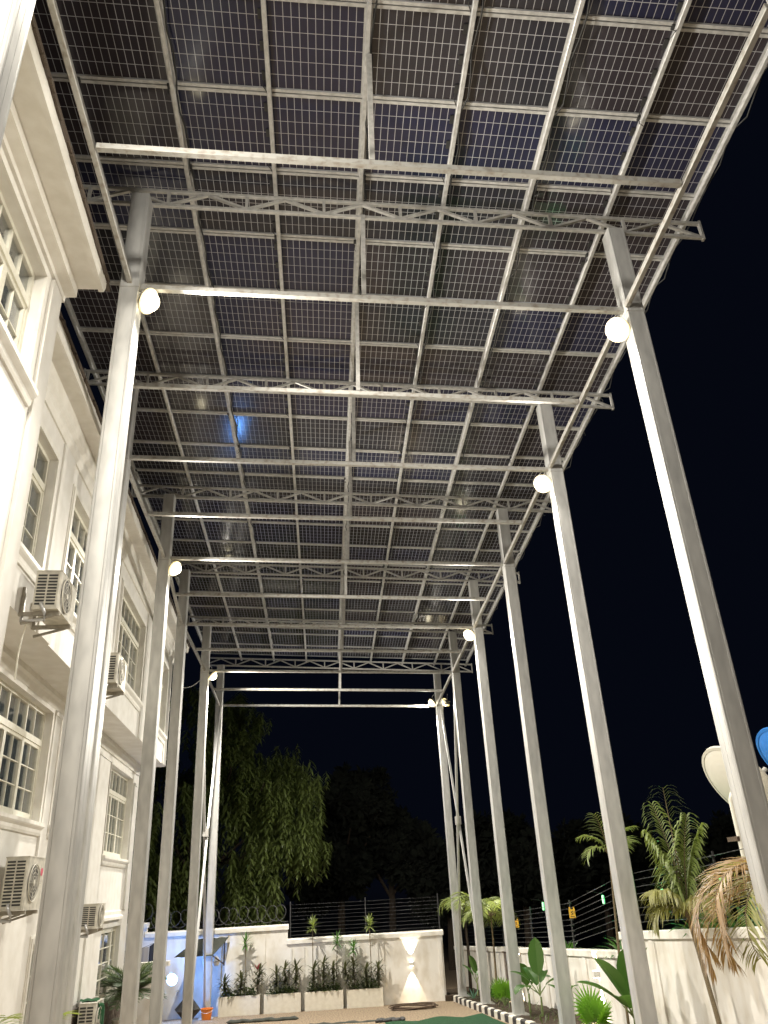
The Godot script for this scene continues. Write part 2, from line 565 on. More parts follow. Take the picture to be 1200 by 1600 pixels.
func eave_tiles(n: float, y: float, u0: float, u1: float) -> void:
	# ragged ends of the roof tiles, one after another
	var u := u0
	while u < u1:
		var w := rng.randf_range(0.10, 0.17)
		var t := MB.new()
		var pts := PackedVector2Array()
		for i in 7:
			var a := PI * i / 6.0
			pts.append(Vector2(cos(a) * w * 0.5, sin(a) * 0.025 + rng.randf_range(-0.008, 0.008)))
		pts.append(Vector2(-w * 0.5, -0.03))
		pts.append(Vector2(w * 0.5, -0.03))
		var dn := rng.randf_range(-0.02, 0.03)
		t.ext(pts, BP(n - 0.30, y + 0.12 + rng.randf_range(-0.01, 0.012), u + w / 2), -BU, UP, Vector3(0.27 + dn * 0.8, -0.09, 0))
		put("roof_tile", t.done(), M.roof_tile, bld)
		u += w + 0.003

func build_building() -> void:
	bld = thing("white_building", "white plastered three storey building with bar windows and deep moulded eaves", "building")
	bld.rotation.y = deg_to_rad(2.605)
	bld.position = B0.rotated(UP, bld.rotation.y) + Vector3(0, EYE, 0)
	var up_h := [[7.9, 10.65, 4.2, 6.05], [11.75, 14.4, 4.2, 6.05], [16.0, 18.9, 4.2, 6.05], [20.3, 23.1, 4.15, 6.05]]
	var low_h := [[10.9, 14.72, 1.26, 3.12], [15.42, 16.3, 1.26, 3.1], [20.1, 23.0, 0.96, 3.0], [15.35, 16.25, -2.4, -0.58], [20.9, 23.2, -2.1, -0.56], [14.45, 14.95, -1.6, -0.4]]
	low_h.pop_back()
	# masses
	put("wall", holed_wall(-3.47, 7.6, 23.9, 3.43, 6.62, up_h, 0.26), M.white_wall, bld)
	put("wall", holed_wall(-4.2, -3.0, 24.1, -4.3, 3.43, low_h, 0.26), M.white_wall, bld)
	var wing_h := [[3.6, 7.08, 4.95, 6.42]]
	put("wing_wall", holed_wall(-2.75, -3.0, 7.66, -3.2, 6.62, wing_h, 0.26), M.white_wall, bld)
	var w := MB.new()   # ends and undersides
	w.quad(BP(-2.75, -3.2, 7.66), BP(-4.2, -3.2, 7.66), BP(-4.2, 6.62, 7.66), BP(-2.75, 6.62, 7.66))
	var w2 := MB.new()
	w2.quad(BP(-3.47, 3.43, 23.9), BP(-9, 3.43, 23.9), BP(-9, 6.62, 23.9), BP(-3.47, 6.62, 23.9))
	var w3 := MB.new()
	w3.quad(BP(-4.2, -4.3, 24.1), BP(-9, -4.3, 24.1), BP(-9, 3.43, 24.1), BP(-4.2, 3.43, 24.1))
	put("end_wall", w.done(), M.white_wall, bld)
	put("end_wall", w2.done(), M.white_wall, bld)
	put("end_wall", w3.done(), M.white_wall, bld)
	var so := MB.new()
	so.quad(BP(-3.47, 3.43, 7.66), BP(-4.2, 3.43, 7.66), BP(-4.2, 3.43, 23.9), BP(-3.47, 3.43, 23.9))
	put("soffit", so.done(), M.white_wall, bld)
	var core := MB.new()  # added core, coloured dark for the unlit rooms, stops light leaking in
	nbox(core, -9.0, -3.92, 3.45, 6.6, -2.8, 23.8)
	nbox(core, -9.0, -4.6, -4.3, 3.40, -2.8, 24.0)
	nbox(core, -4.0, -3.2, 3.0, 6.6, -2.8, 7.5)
	put("dark_core", core.done(), M.dark_room, bld)
	# eaves of the long front and of the wing, both with a stepped soffit and a lip
	var ev := [[-3.47, 6.50], [-3.44, 6.50], [-3.40, 6.60], [-3.40, 6.68], [-3.34, 6.74], [-3.32, 6.93], [-3.12, 6.95], [-3.12, 6.91], [-3.07, 6.91], [-3.05, 6.97], [-3.05, 7.10], [-3.47, 7.12]]
	cornice(ev, 7.66, 24.3, "eave_cornice", M.trim)
	var ew := [[-2.75, 6.60], [-2.71, 6.60], [-2.71, 6.68], [-2.58, 6.69], [-2.58, 6.82], [-2.33, 6.83], [-2.33, 6.79], [-2.27, 6.79], [-2.25, 6.85], [-2.25, 6.98], [-2.75, 7.0]]
	cornice(ew, -3.0, 7.72, "eave_cornice", M.trim)
	var rf := MB.new()
	rf.ext(PackedVector2Array([Vector2(-9.2, 7.02), Vector2(-3.05, 7.10), Vector2(-3.03, 7.16), Vector2(-6.1, 8.05), Vector2(-9.2, 7.16)]), BP(0, 0, 24.5), BX, UP, -BU * 18.9)
	rf.ext(PackedVector2Array([Vector2(-6.0, 6.98), Vector2(-2.25, 6.98), Vector2(-2.23, 7.04), Vector2(-5.2, 7.95), Vector2(-6.0, 7.95)]), BP(0, 0, 7.8), BX, UP, -BU * 10.8)
	put("roof", rf.done(), M.roof_tile, bld)
	eave_tiles(-2.20, 6.93, 3.0, 7.75)
	eave_tiles(-3.0, 7.07, 7.75, 24.4)
	# crown moulding under the overhang, ledge, plinth
	cornice([[-4.2, 3.20], [-4.16, 3.20], [-4.10, 3.30], [-4.06, 3.34], [-4.06, 3.43], [-4.2, 3.43]], 7.66, 23.95, "crown_moulding", M.trim)
	cornice([[-4.2, -0.40], [-4.10, -0.40], [-4.10, -0.34], [-4.15, -0.30], [-4.15, -0.22], [-4.2, -0.20]], 20.3, 22.9, "ledge", M.trim)
	var pl := MB.new()
	nbox(pl, -4.2, -4.12, -4.3, -1.9, 17.6, 20.85)
	nbox(pl, -4.2, -4.12, -4.3, -2.12, 20.85, 24.1)
	put("stone_plinth", pl.done(), M.stone, bld)
	# pilasters of the lower front and raised panels
	for p in [[14.86, 15.22, -0.1, 3.1], [16.6, 17.3, -3.0, 2.95], [18.35, 19.85, -0.1, 3.0], [23.25, 23.6, -0.2, 2.86], [19.2, 19.9, -1.9, -0.45], [17.6, 18.2, -1.9, -0.45]]:
		var m := MB.new()
		nbox(m, -4.2, -4.155, p[2], p[3], p[0], p[1])
		nbox(m, -4.2, -4.13, p[3], p[3] + 0.07, p[0] - 0.04, p[1] + 0.04)
		put("pilaster", m.done(), M.white_wall, bld)
	for u in [11.2, 15.2, 19.5, 23.5]:
		var m := MB.new()
		nbox(m, -3.47, -3.44, 3.43, 6.5, u - 0.3, u + 0.3)
		put("pilaster", m.done(), M.white_wall, bld)
	var cb := MB.new()
	nbox(cb, -2.75, -2.71, -3.0, 6.58, 7.30, 7.62)
	put("pilaster", cb.done(), M.white_wall, bld)
	# down pipe on the upper front
	var dp := MB.new()
	dp.tube([BP(-3.40, 3.45, 15.05), BP(-3.40, 6.3, 15.05)], [0.03, 0.03], 8)
	dp.tube([BP(-3.40, 3.45, 19.95), BP(-3.40, 6.3, 19.95)], [0.03, 0.03], 8)
	put("drain_pipe", dp.done(), M.frame, bld)
	# openings
	for h in up_h:
		surround(-3.47, h[0], h[1], h[2], h[3])
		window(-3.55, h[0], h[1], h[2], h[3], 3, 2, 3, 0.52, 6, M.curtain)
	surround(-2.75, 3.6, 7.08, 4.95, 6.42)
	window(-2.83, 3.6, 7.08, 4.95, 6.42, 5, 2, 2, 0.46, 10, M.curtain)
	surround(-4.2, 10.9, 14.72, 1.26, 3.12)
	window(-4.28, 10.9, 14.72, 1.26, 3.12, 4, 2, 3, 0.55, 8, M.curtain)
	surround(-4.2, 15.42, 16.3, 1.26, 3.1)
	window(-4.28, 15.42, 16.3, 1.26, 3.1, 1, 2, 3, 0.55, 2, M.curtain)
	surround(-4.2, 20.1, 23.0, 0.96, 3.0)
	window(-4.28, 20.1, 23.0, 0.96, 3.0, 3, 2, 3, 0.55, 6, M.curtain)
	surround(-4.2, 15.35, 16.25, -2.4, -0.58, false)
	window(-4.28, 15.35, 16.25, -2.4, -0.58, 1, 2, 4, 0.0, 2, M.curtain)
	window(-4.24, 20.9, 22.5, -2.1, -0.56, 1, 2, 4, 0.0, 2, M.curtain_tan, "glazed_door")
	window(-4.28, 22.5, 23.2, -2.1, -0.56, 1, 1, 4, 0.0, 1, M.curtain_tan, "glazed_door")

# ------------------------------------------------------------------ the steel frame of the canopy
func build_canopy() -> void:
	var c := thing("steel_canopy_frame", "tall galvanised steel frame carrying the solar panels over the yard", "canopy frame", W(0.9, gnd(-16), -16))
	var o := -c.position
	# box columns of two lipped channels, seams along the middle of the side faces
	var prof := PackedVector2Array()
	var h := 0.12
	prof = PackedVector2Array()
	for q in 4:   # each side: rounded corner, lip seams 32 mm in from the edges, on two sides a joint in the middle
		var a := Vector2(1, 0).rotated(-PI / 2 + PI / 2 * q)
		var b := Vector2(-a.y, a.x)
		for w in [[-h + .012, 0.0], [-.088, 0.0], [-.084, -.005], [-.080, 0.0], [-.004, 0.0], [0.0, -.008 if q % 2 == 1 else 0.0], [.004, 0.0], [.080, 0.0], [.084, -.005], [.088, 0.0], [h - .012, 0.0]]:
			prof.append(a * (h + w[1]) + b * w[0])
	for k in range(-2, 6):  # first pair stands out of view, put in to carry the unseen lamp
		for side in 2:
			var z := Z1 - 4 * k + (0.1 if side == 0 else 0.0)
			var x := col_x(k) if side == 0 else XR
			var yb := gnd(z) + (0.0 if side == 0 else 0.13)
			var top := roof(x, z)
			var m := MB.new()
			var base := W(x, yb, z)
			m.ext(prof, o + base, Vector3.RIGHT, Vector3(0, 0, -1), UP * (top.y - base.y))
			var col := put("column", m.done(), M.steel, c)
			var bp := MB.new()
			bp.box(o + base + UP * 0.012, Vector3(0.42, 0.024, 0.42))
			put("base_plate", bp.done(), M.steel_dull, col)
			var sp := MB.new()   # splice seam with bolts near the tie
			var ty := tie_y(x, z) + EYE
			sp.box(o + Vector3(x, ty - 0.09, z), Vector3(0.248, 0.012, 0.248))
			put("splice_plate", sp.done(), M.steel_dull, col)
	# trusses
	for k in range(-1, 6):
		var z := Z1 - 4 * k
		var x0 := -4.22
		var x1 := 5.56
		var t := MB.new()
		t.bar(o + roof(x0, z, 0.03), o + roof(x1, z, 0.03), 0.05, 0.05, UP, 0.006)
		var tr := put("truss", t.done(), M.steel_dull, c)
		var t2 := MB.new()
		t2.bar(o + roof(x0, z, 0.30), o + roof(x1, z, 0.30), 0.05, 0.05, UP, 0.006)
		put("top_chord", t2.done(), M.steel_dull, tr)
		var n := 9
		var st := (x1 - x0 - 0.12) / n
		for i in n:
			var a := x0 + 0.06 + st * i
			var mb := MB.new()
			mb.bar(o + roof(a, z, 0.05), o + roof(a + st / 2, z, 0.275), 0.04, 0.035)
			mb.bar(o + roof(a + st / 2, z, 0.275), o + roof(a + st, z, 0.05), 0.04, 0.035)
			put("web_bar", mb.done(), M.steel_dull, tr)
			var mp := MB.new()
			mp.bar(o + roof(a, z + 0.002, 0.055), o + roof(a, z + 0.002, 0.275), 0.04, 0.04, BX)
			put("web_post", mp.done(), M.steel_dull, tr)
		var ml := MB.new()
		ml.bar(o + roof(x1 + 0.004, z, -0.01), o + roof(x1 + 0.004, z, 0.34), 0.062, 0.03, BX)
		put("end_plate", ml.done(), M.steel_dull, tr)
		ml = MB.new()
		ml.bar(o + roof(x0 - 0.004, z, -0.01), o + roof(x0 - 0.004, z, 0.34), 0.062, 0.03, BX)
		put("end_plate", ml.done(), M.steel_dull, tr)
	# purlins
	for i in 9:
		var x := -4.11 + 1.19 * i
		var m := MB.new()
		var wd := 0.058
		m.bar(o + roof(x, -2.4, 0.395), o + roof(x, -28.3, 0.395), wd, 0.07, UP, 0.006)
		put("purlin", m.done(), M.alu, c)
	# ties at the columns and midway, edge beams along both rows
	for j in range(-2, 11):
		var kk := j * 0.5
		var z := Z1 - 4 * kk
		var xl: float
		if kk <= 0:
			xl = lerpf(col_x(-1), col_x(0), kk + 1)
		else:
			var k0 := int(floor(kk))
			xl = lerpf(col_x(k0), col_x(mini(k0 + 1, 5)), kk - k0)
		var full := j % 2 == 0
		var xa := xl + (0.125 if full else 0.05)
		var xb := (XR - 0.125) if full else 4.08
		var m := MB.new()
		m.bar(o + W(xa, tie_y(xa, z), z + 0.1 * (1 if true else 0)), o + W(xb, tie_y(xb, z), z), 0.07, 0.075, UP, 0.006)
		put("tie_beam", m.done(), M.tie, c)
		var hx := 0.63
		var hm := MB.new()
		hm.bar(o + W(hx, tie_y(hx, z) + 0.05, z + 0.05), o + roof(hx + 0.04, z + 0.05, 0.0 if full else 0.34), 0.06, 0.06, Vector3(0, 0, 1))
		put("hanger_post", hm.done(), M.steel_dull, c)
	for k in range(-1, 5):
		var za := Z1 - 4 * k + 0.1
		var a := W(col_x(k), tie_y(col_x(k), za), za - 0.12)
		var b := W(col_x(k + 1), tie_y(col_x(k + 1), za - 4), za - 3.88)
		var m := MB.new()
		m.bar(o + a, o + b, 0.065, 0.08, UP, 0.006)
		put("edge_beam", m.done(), M.tie, c)
		var zr := Z1 - 4 * k
		var m2 := MB.new()
		m2.bar(o + W(4.128, tie_y(4.128, zr), zr - 0.12), o + W(4.128, tie_y(4.128, zr - 4), zr - 3.88), 0.065, 0.08, UP, 0.006)
		put("edge_beam", m2.done(), M.tie, c)
	# crossed braces between the last two columns of each row
	for side in 2:
		var xa := LX[4] as float if side == 0 else XR
		var xb := LX[5] as float if side == 0 else XR
		var dz := 0.1 if side == 0 else 0.0
		var za := Z1 - 16 + dz
		var zb := Z1 - 20 + dz
		for q in 2:
			var p := W(xa - 0.04 + 0.08 * q, tie_y(xa, za) - 0.1, za - 0.12)
			var r := W(xb - 0.04 + 0.08 * q, gnd(zb) + 0.35, zb + 0.12)
			if q == 1:
				p = W(xa + 0.04, gnd(za) + 0.35, za - 0.12)
				r = W(xb + 0.04, tie_y(xb, zb) - 0.15, zb + 0.12)
			var m := MB.new()
			m.bar(o + p, o + r, 0.07, 0.07, UP, 0.005)
			put("brace", m.done(), M.steel, c)
		var g := MB.new()
		g.box(o + W((xa + xb) / 2, 1.75, (za + zb) / 2), Vector3(0.16, 0.24, 0.22))
		put("gusset_plate", g.done(), M.steel_dull, c)
	# grey loom of cable tied along one purlin and cable ends that hang down
	for xx in [3.10, 0.70, 5.46, -1.66, 1.90]:
		var cb := MB.new()
		var pts := []
		var rr := []
		for i in 90:
			var z := -5.0 - 22.0 * i / 89.0
			pts.append(o + roof(xx + 0.025 * sin(i * 1.7) + 0.01 * sin(i * 0.7), z, 0.37 + 0.02 * sin(i * 2.3) - (0.05 if i % 11 == 5 else 0.0)))
			rr.append(0.011)
		cb.tube(pts, rr, 5)
		put("cable_run", cb.done(), M.black, c)
	var ct := MB.new()
	for i in 9:
		for j in 22:
			if rng.randf() < 0.45:
				var x := -4.11 + 1.19 * i + 0.05 * (1 if rng.randf() < 0.5 else -1)
				var z := -27.85 + 1.127 * j
				var p := o + roof(x, z, 0.36)
				ct.tube([p, p + Vector3(rng.randf_range(-0.03, 0.03), -0.05, rng.randf_range(-0.05, 0.05)), p + Vector3(rng.randf_range(-0.07, 0.07), -0.09, rng.randf_range(-0.1, 0.1))], [0.008, 0.006, 0.004], 5)
				ct.box(o + roof(x, z, 0.425), Vector3(0.035, 0.03, 0.06))
	put("cable_ties", ct.done(), M.black, c).set_meta("kind", "stuff")

func build_panels() -> void:
	# panel: 2.36 x 1.115 m; frame, glass with the white print, 144 half cells, junction boxes. One set of meshes for all.
	var PX := 2.362
	var PZ := 1.113
	var fr := MB.new()
	for s in [-1, 1]:
		fr.box(Vector3(0, 0.0175, s * (PZ / 2 - 0.002)), Vector3(PX, 0.035, 0.004))
		fr.box(Vector3(s * (PX / 2 - 0.002), 0.0175, 0), Vector3(0.004, 0.035, PZ - 0.009))
		fr.box(Vector3(0, 0.0015, s * (PZ / 2 - 0.022)), Vector3(PX, 0.003, 0.035))
		fr.box(Vector3(s * (PX / 2 - 0.022), 0.0015, 0), Vector3(0.035, 0.003, PZ - 0.08))
	var frame := fr.done()
	var gl := MB.new()
	gl.box(Vector3(0, 0.025, 0), Vector3(PX - 0.01, 0.005, PZ - 0.01))
	var sheet := gl.done()
	var ce := MB.new()
	var px := (PX / 2 - 0.055) / 12
	var pz := (PZ - 0.085) / 6
	var gap := 0.0080
	for hs in [-1, 1]:
		for i in 12:
			for j in 6:
				var c := Vector3(hs * (0.022 + px * (i + 0.5)), 0.0215, -PZ / 2 + 0.0425 + pz * (j + 0.5))
				var x := Vector3((px - gap) / 2, 0, 0)
				var z := Vector3(0, 0, (pz - gap) / 2)
				var d := Vector3(0, 0.0015, 0)
				ce.quad(c - x - z, c + x - z, c + x + z, c - x + z)
				ce.quad(c - x + z, c + x + z, c + x + z + d, c - x + z + d)
				ce.quad(c + x - z, c - x - z, c - x - z + d, c + x - z + d)
				ce.quad(c + x + z, c + x - z, c + x - z + d, c + x + z + d)
				ce.quad(c - x - z, c - x + z, c - x + z + d, c - x - z + d)
	var cells := ce.done()
	var jb := MB.new()
	jb.box(Vector3.ZERO, Vector3(0.05, 0.018, 0.11))
	var jbox := jb.done()
	var lead := MB.new()
	lead.tube([Vector3(-0.06, 0.010, -0.40), Vector3(-0.075, -0.03, -0.47), Vector3(-0.05, 0.0, -0.53), Vector3(-0.02, -0.025, -0.58)], [0.006, 0.006, 0.006, 0.006], 5)
	var leads := lead.done()
	var places := ["along the building side", "second from the building side", "second from the open side", "along the open side"]
	var ordinal := ["last", "second", "third", "fourth", "fifth", "sixth", "seventh", "eighth", "ninth", "tenth", "eleventh", "twelfth", "thirteenth", "fourteenth", "fifteenth", "sixteenth", "seventeenth", "eighteenth", "nineteenth", "twentieth", "twenty-first", "twenty-second"]
	var ax := Vector3(1, RB, 0).normalized()
	var az := Vector3(0, RS, 1).normalized()
	var B := Basis(ax, az.cross(ax).normalized(), az)
	var proto: Node3D = null
	for row in 21:
		for colm in 4:
			var x := -4.11 + 1.19 * (2 * colm + 1)
			var z := -27.85 + 1.127 * (row + 0.5)
			var where: String = ("in the last row at the far end" if row == 0 else "in the %s row from the far end" % ordinal[row])
			var label: String = "solar panel %s, %s" % [places[colm], where]
			var p: Node3D
			if proto == null:
				p = thing("solar_panel", label, "solar panel", Vector3.ZERO, "solar panels of the canopy roof")
				put("frame", frame, M.alu, p)
				put("glass_sheet", sheet, M.grid, p)
				put("solar_cells", cells, M.cell_dark, p).set_meta("kind", "stuff")
				for zz in [-0.36, 0.0, 0.36]:
					put("junction_box", jbox, M.black, p, Transform3D(Basis.IDENTITY, Vector3(-0.055, 0.012, zz)))
				put("cable_lead", leads, M.black, p)
				proto = p
			else:
				p = proto.duplicate()
				p.name = numbered("solar_panel")
				add_child(p)
				p.set_meta("label", label)
			p.transform = Transform3D(B.rotated(ax, rng.randf_range(-0.004, 0.004)), roof(x, z, 0.436))
			var r := rng.randf()
			p.get_node("solar_cells").material_override = M.cell_blue if (colm == 1 and r < 0.7) or r < 0.22 else (M.cell_brown if r < 0.65 else M.cell_dark)

# ------------------------------------------------------------------ floodlights
func floodlight(at: Vector3, face: Vector3, label: String, energy: float, mt: Material, col: Color, group := "floodlights on the canopy columns") -> void:
	var o := thing("floodlight", label, "floodlight", at, group)
	var f := face.normalized()
	var x := f.cross(UP).normalized()
	var y := x.cross(f).normalized()
	var B := Basis(x, y, -f)
	var hs := MB.new()
	hs.ext(PackedVector2Array([Vector2(-.11, -.09), Vector2(-.09, -.11), Vector2(.09, -.11), Vector2(.11, -.09), Vector2(.11, .09), Vector2(.09, .11), Vector2(-.09, .11), Vector2(-.11, .09)]), -f * 0.05, x, y, f * 0.045)
	for i in 7:
		hs.box(-f * 0.062 + x * (-0.09 + 0.03 * i), Vector3(0.006, 0.18, 0.03), B)
	put("housing", hs.done(), M.steel_dull, o)
	var ln := MB.new()   # domed lens
	for i in 5:
		pass
	ln.lathe(f * -0.02, f, [[0.0, 0.0], [0.130, 0.0], [0.127, 0.03], [0.112, 0.07], [0.08, 0.105], [0.045, 0.125], [0.001, 0.132]].slice(1), 20)
	put("lamp_lens", ln.done(), mt, o)
	var bz := MB.new()   # added weakly glowing ring that imitates the glare round the lens
	bz.lathe(f * -0.02, f, [[0.13, 0.02], [0.165, 0.01], [0.17, -0.01], [0.13, -0.02]], 24)
	put("lamp_glare_ring", bz.done(), M.glare_cool if mt == M.lamp_cool else M.glare_warm, o)
	var br := MB.new()
	br.tube([x * 0.14, x * 0.145 - f * 0.10, -x * 0.145 - f * 0.10, -x * 0.14], [0.008, 0.008, 0.008, 0.008], 6)
	br.tube([-f * 0.06, -f * 0.10 + UP * 0.10, -f * 0.05 + UP * 0.2 + x * 0.06, -f * 0.12 + UP * 0.24], [0.006, 0.006, 0.006, 0.006], 5)
	put("bracket", br.done(), M.steel_dull, o)
	if group.begins_with("lamps low"):
		var om := OmniLight3D.new()
		om.name = "lamp_light"
		om.light_color = col
		om.light_energy = energy
		om.light_size = 0.12
		om.omni_range = 60
		om.omni_attenuation = 2.0
		om.shadow_enabled = true
		om.position = f * 0.20
		o.add_child(om)
		return
	var l := SpotLight3D.new()
	l.name = "lamp_light"
	l.light_color = col
	l.light_energy = energy
	l.light_size = 0.10
	l.spot_angle = 86
	l.spot_angle_attenuation = 0.8
	l.spot_range = 60
	l.spot_attenuation = 2.0
	var aim := (f + Vector3.DOWN * 0.22).normalized()   # light aimed below the lens axis, to reach the lower walls
	l.basis = Basis.looking_at(aim, Vector3(0.3, 0.1, 0.9))
	l.shadow_enabled = true
	l.position = f * 0.19
	o.add_child(l)

func build_floodlights() -> void:
	var warm := Color(1.0, 0.972, 0.915)
	var e := 47.0
	var list := [
		[W(-2.04, 6.95, -3.79), Vector3(0.6, -0.5, -0.6), "floodlight high on the column nearest the wing of the building", e * 0.22],
		[W(-2.04, 7.2, 0.2), Vector3(0.42, -0.62, -0.66), "unseen floodlight behind the viewer, placed to light the column fronts", e * 0.8],  # out of view, placed to light the column fronts
		[W(-2.09, 6.80, -7.79), Vector3(0.8, -0.5, 0.12), "glaring floodlight on the broad column close to the building eave", e * 1.25],
		[W(3.97, 6.47, -7.89), Vector3(-0.6, -0.6, 0.35), "brightest floodlight, on the tallest column of the open side", e * 0.29],
		[W(3.97, 6.29, -11.89), Vector3(-0.55, -0.6, 0.5), "square floodlight under a cable loop, second column of the open side", e * 0.55],
		[W(-3.10, 6.39, -15.79), Vector3(0.75, -0.5, 0.35), "floodlight on the building side column level with the third truss", e * 1.25],
		[W(3.97, 5.95, -19.89), Vector3(-0.6, -0.6, 0.5), "floodlight on the fourth column of the open side", e * 0.75],
		[W(-3.31, 6.06, -23.79), Vector3(0.7, -0.65, -0.05), "small distant floodlight on the building side beside the dark tree", e * 2.0],
		[W(3.97, 5.86, -27.89), Vector3(-0.75, -0.6, 0.15), "inner one of the twin floodlights on the last open side column", e * 1.9],
		[W(4.46, 5.85, -27.80), Vector3(-0.6, -0.35, -0.6), "outer one of the twin floodlights on the last open side column", e * 1.7],
	]
	for q in list:
		floodlight(q[0], q[1], q[2], q[3], M.lamp_warm, warm)
	floodlight(W(-4.60, -2.2, -27.4), Vector3(0.45, 0.35, 0.8), "blue white floodlight low by the end wall beside the partition", 3.0, M.lamp_cool, Color(0.36, 0.62, 1.0), "lamps low on the yard walls")

# ------------------------------------------------------------------ yard walls and their up-and-down lamps
func build_yard_walls() -> void:
	var z := -28.6
	var w := thing("boundary_wall", "white end wall of the yard behind the planters, stepped up towards the building", "wall", W(-1.0, gnd(z), z - 0.1))
	var o := -w.position
	var seg := [[-1.2, 3.83, -1.52], [-5.7, -1.2, -1.10], [-9.0, -5.7, -0.82]]
	for s in seg:
		var m := MB.new()
		m.box(o + W((s[0] + s[1]) / 2, (s[2] + gnd(z) - 0.3) / 2, z - 0.11), Vector3(s[1] - s[0], s[2] - gnd(z) + 0.3, 0.2))
		put("wall_panel", m.done(), M.yard_wall, w)
		var c := MB.new()
		var l: float = s[1] - s[0] + 0.06
		c.ext(PackedVector2Array([Vector2(-0.16, 0), Vector2(0.16, 0), Vector2(0.16, 0.11), Vector2(0.13, 0.15), Vector2(-0.13, 0.15), Vector2(-0.16, 0.11)]), o + W(s[0] - 0.03, s[2], z - 0.11), Vector3(0, 0, -1), UP, Vector3(l, 0, 0))
		put("coping", c.done(), M.yard_cap, w)
	for x in [-3.35, -1.96, -1.12, -0.71, 0.59, 1.84, 3.72]:
		var top := -1.52 if x > -1.2 else -1.10
		var m := MB.new()
		m.box(o + W(x, (top + gnd(z)) / 2 - 0.05, z + 0.015), Vector3(0.11, top - gnd(z) - 0.1, 0.03))
		put("pilaster", m.done(), M.yard_wall, w)
	# side wall along the bed: two heights, falling with the ground
	var sw := thing("boundary_wall", "long side wall behind the plant bed, stepped and stained", "wall", W(5.42, gnd(-16), -16))
	o = -sw.position
	var parts := [[-3.0, -15.5, -1.75 + 0.9, 0.30], [-15.5, -24.8, 0.0, 0.0], [-24.8, -26.2, 0.0, 0.02], [-26.2, -36.0, 0.0, 0.0]]
	for i in parts.size():
		var a: float = parts[i][0]
		var b: float = parts[i][1]
		var lift: float = parts[i][3]
		var ya := -1.26 + 0.0535 * (a + 15.94) + lift
		var yb := -1.26 + 0.0535 * (b + 15.94) + lift
		var m := MB.new()
		var d := 0.02 if i == 2 else 0.0
		var P := [W(5.3 + d, gnd(a) - 0.2, a), W(5.3 + d, gnd(b) - 0.2, b), W(5.3 + d, yb - 0.14, b), W(5.3 + d, ya - 0.14, a)]
		var Q := []
		for p in P:
			Q.append(o + p + Vector3(0.22 - d, 0, 0))
			m.v.size()
		for q in 4:
			P[q] += o
		m.quad(P[0], P[3], P[2], P[1])
		m.quad(Q[0], Q[1], Q[2], Q[3])
		for q in 4:
			m.quad(P[q], P[(q + 1) % 4], Q[(q + 1) % 4], Q[q])
		put("wall_panel", m.done(), M.stone if i == 2 else M.yard_wall, sw)
		var c := MB.new()
		c.bar(o + W(5.41, ya - 0.075, a), o + W(5.41, yb - 0.075, b), 0.30, 0.13, UP, 0.012)
		put("coping", c.done(), M.yard_cap, sw)
	for zp in [-17.9, -19.6, -21.2, -22.9, -14.0, -12.1, -10.4]:
		var yt: float = -1.26 + 0.0535 * (zp + 15.94) + (0.30 if zp > -15.5 else 0.0)
		var m := MB.new()
		m.box(o + W(5.29, (yt + gnd(zp)) / 2 - 0.1, zp), Vector3(0.03, yt - gnd(zp) - 0.1, 0.22))
		put("pilaster", m.done(), M.yard_wall, sw)
	# partition wall near the building's far corner
	var pw := thing("partition_wall", "low cream partition wall between the potted palm and the blue lamp", "wall", W(-5.0, gnd(-25), -25))
	o = -pw.position
	var pm := MB.new()
	pm.box(o + W(-5.62, (gnd(-25) - 1.68) / 2, -25.0), Vector3(2.4, -1.68 - gnd(-25), 0.18))
	put("wall_panel", pm.done(), M.yard_wall, pw)
	var pc := MB.new()
	pc.box(o + W(-5.59, -1.615, -25.0), Vector3(2.6, 0.12, 0.28))
	put("coping", pc.done(), M.yard_cap, pw)
	# lamps that wash the wall up and down
	var lamps := [[W(2.76, -2.28, -28.6), Vector3(0, 0, 1), "up and down lamp throwing two fans of light on the end wall"],
		[W(5.3, -2.33, -24.2), Vector3(-1, 0, 0), "up and down lamp on the side wall beside the big leaves, half hidden"],
		[W(5.3, -1.74, -17.1), Vector3(-1, 0, 0), "up and down lamp on the side wall above the fan palm"]]
	for q in lamps:
		var nrm: Vector3 = q[1]
		var t := thing("wall_lamp", q[2], "wall lamp", q[0], "up and down wall lamps")
		var side := nrm.cross(UP).normalized()
		var hm := MB.new()
		hm.box(nrm * 0.055, Vector3(0.11, 0.10, 0.11))
		put("lamp_body", hm.done(), M.white_wall, t)
		for s in [-1, 1]:
			var lm := MB.new()
			lm.box(nrm * 0.055 + UP * 0.056 * s, Vector3(0.09, 0.012, 0.09))
			put("lamp_lens", lm.done(), M.lamp_wall, t)
			var sp := SpotLight3D.new()
			sp.name = "lamp_beam"
			sp.light_color = Color(1.0, 0.95, 0.84)
			sp.light_energy = 2.6 if nrm.z > 0.5 else 9.0
			sp.light_size = 0.02
			sp.spot_angle = 28
			sp.spot_angle_attenuation = 0.2
			sp.spot_range = 40
			sp.spot_attenuation = 2
			sp.shadow_enabled = true
			t.add_child(sp, true)
			sp.position = nrm * 0.095 + UP * 0.07 * s
			sp.basis = Basis(side * s, nrm, -UP * s) if false else Basis.looking_at(UP * s, nrm)

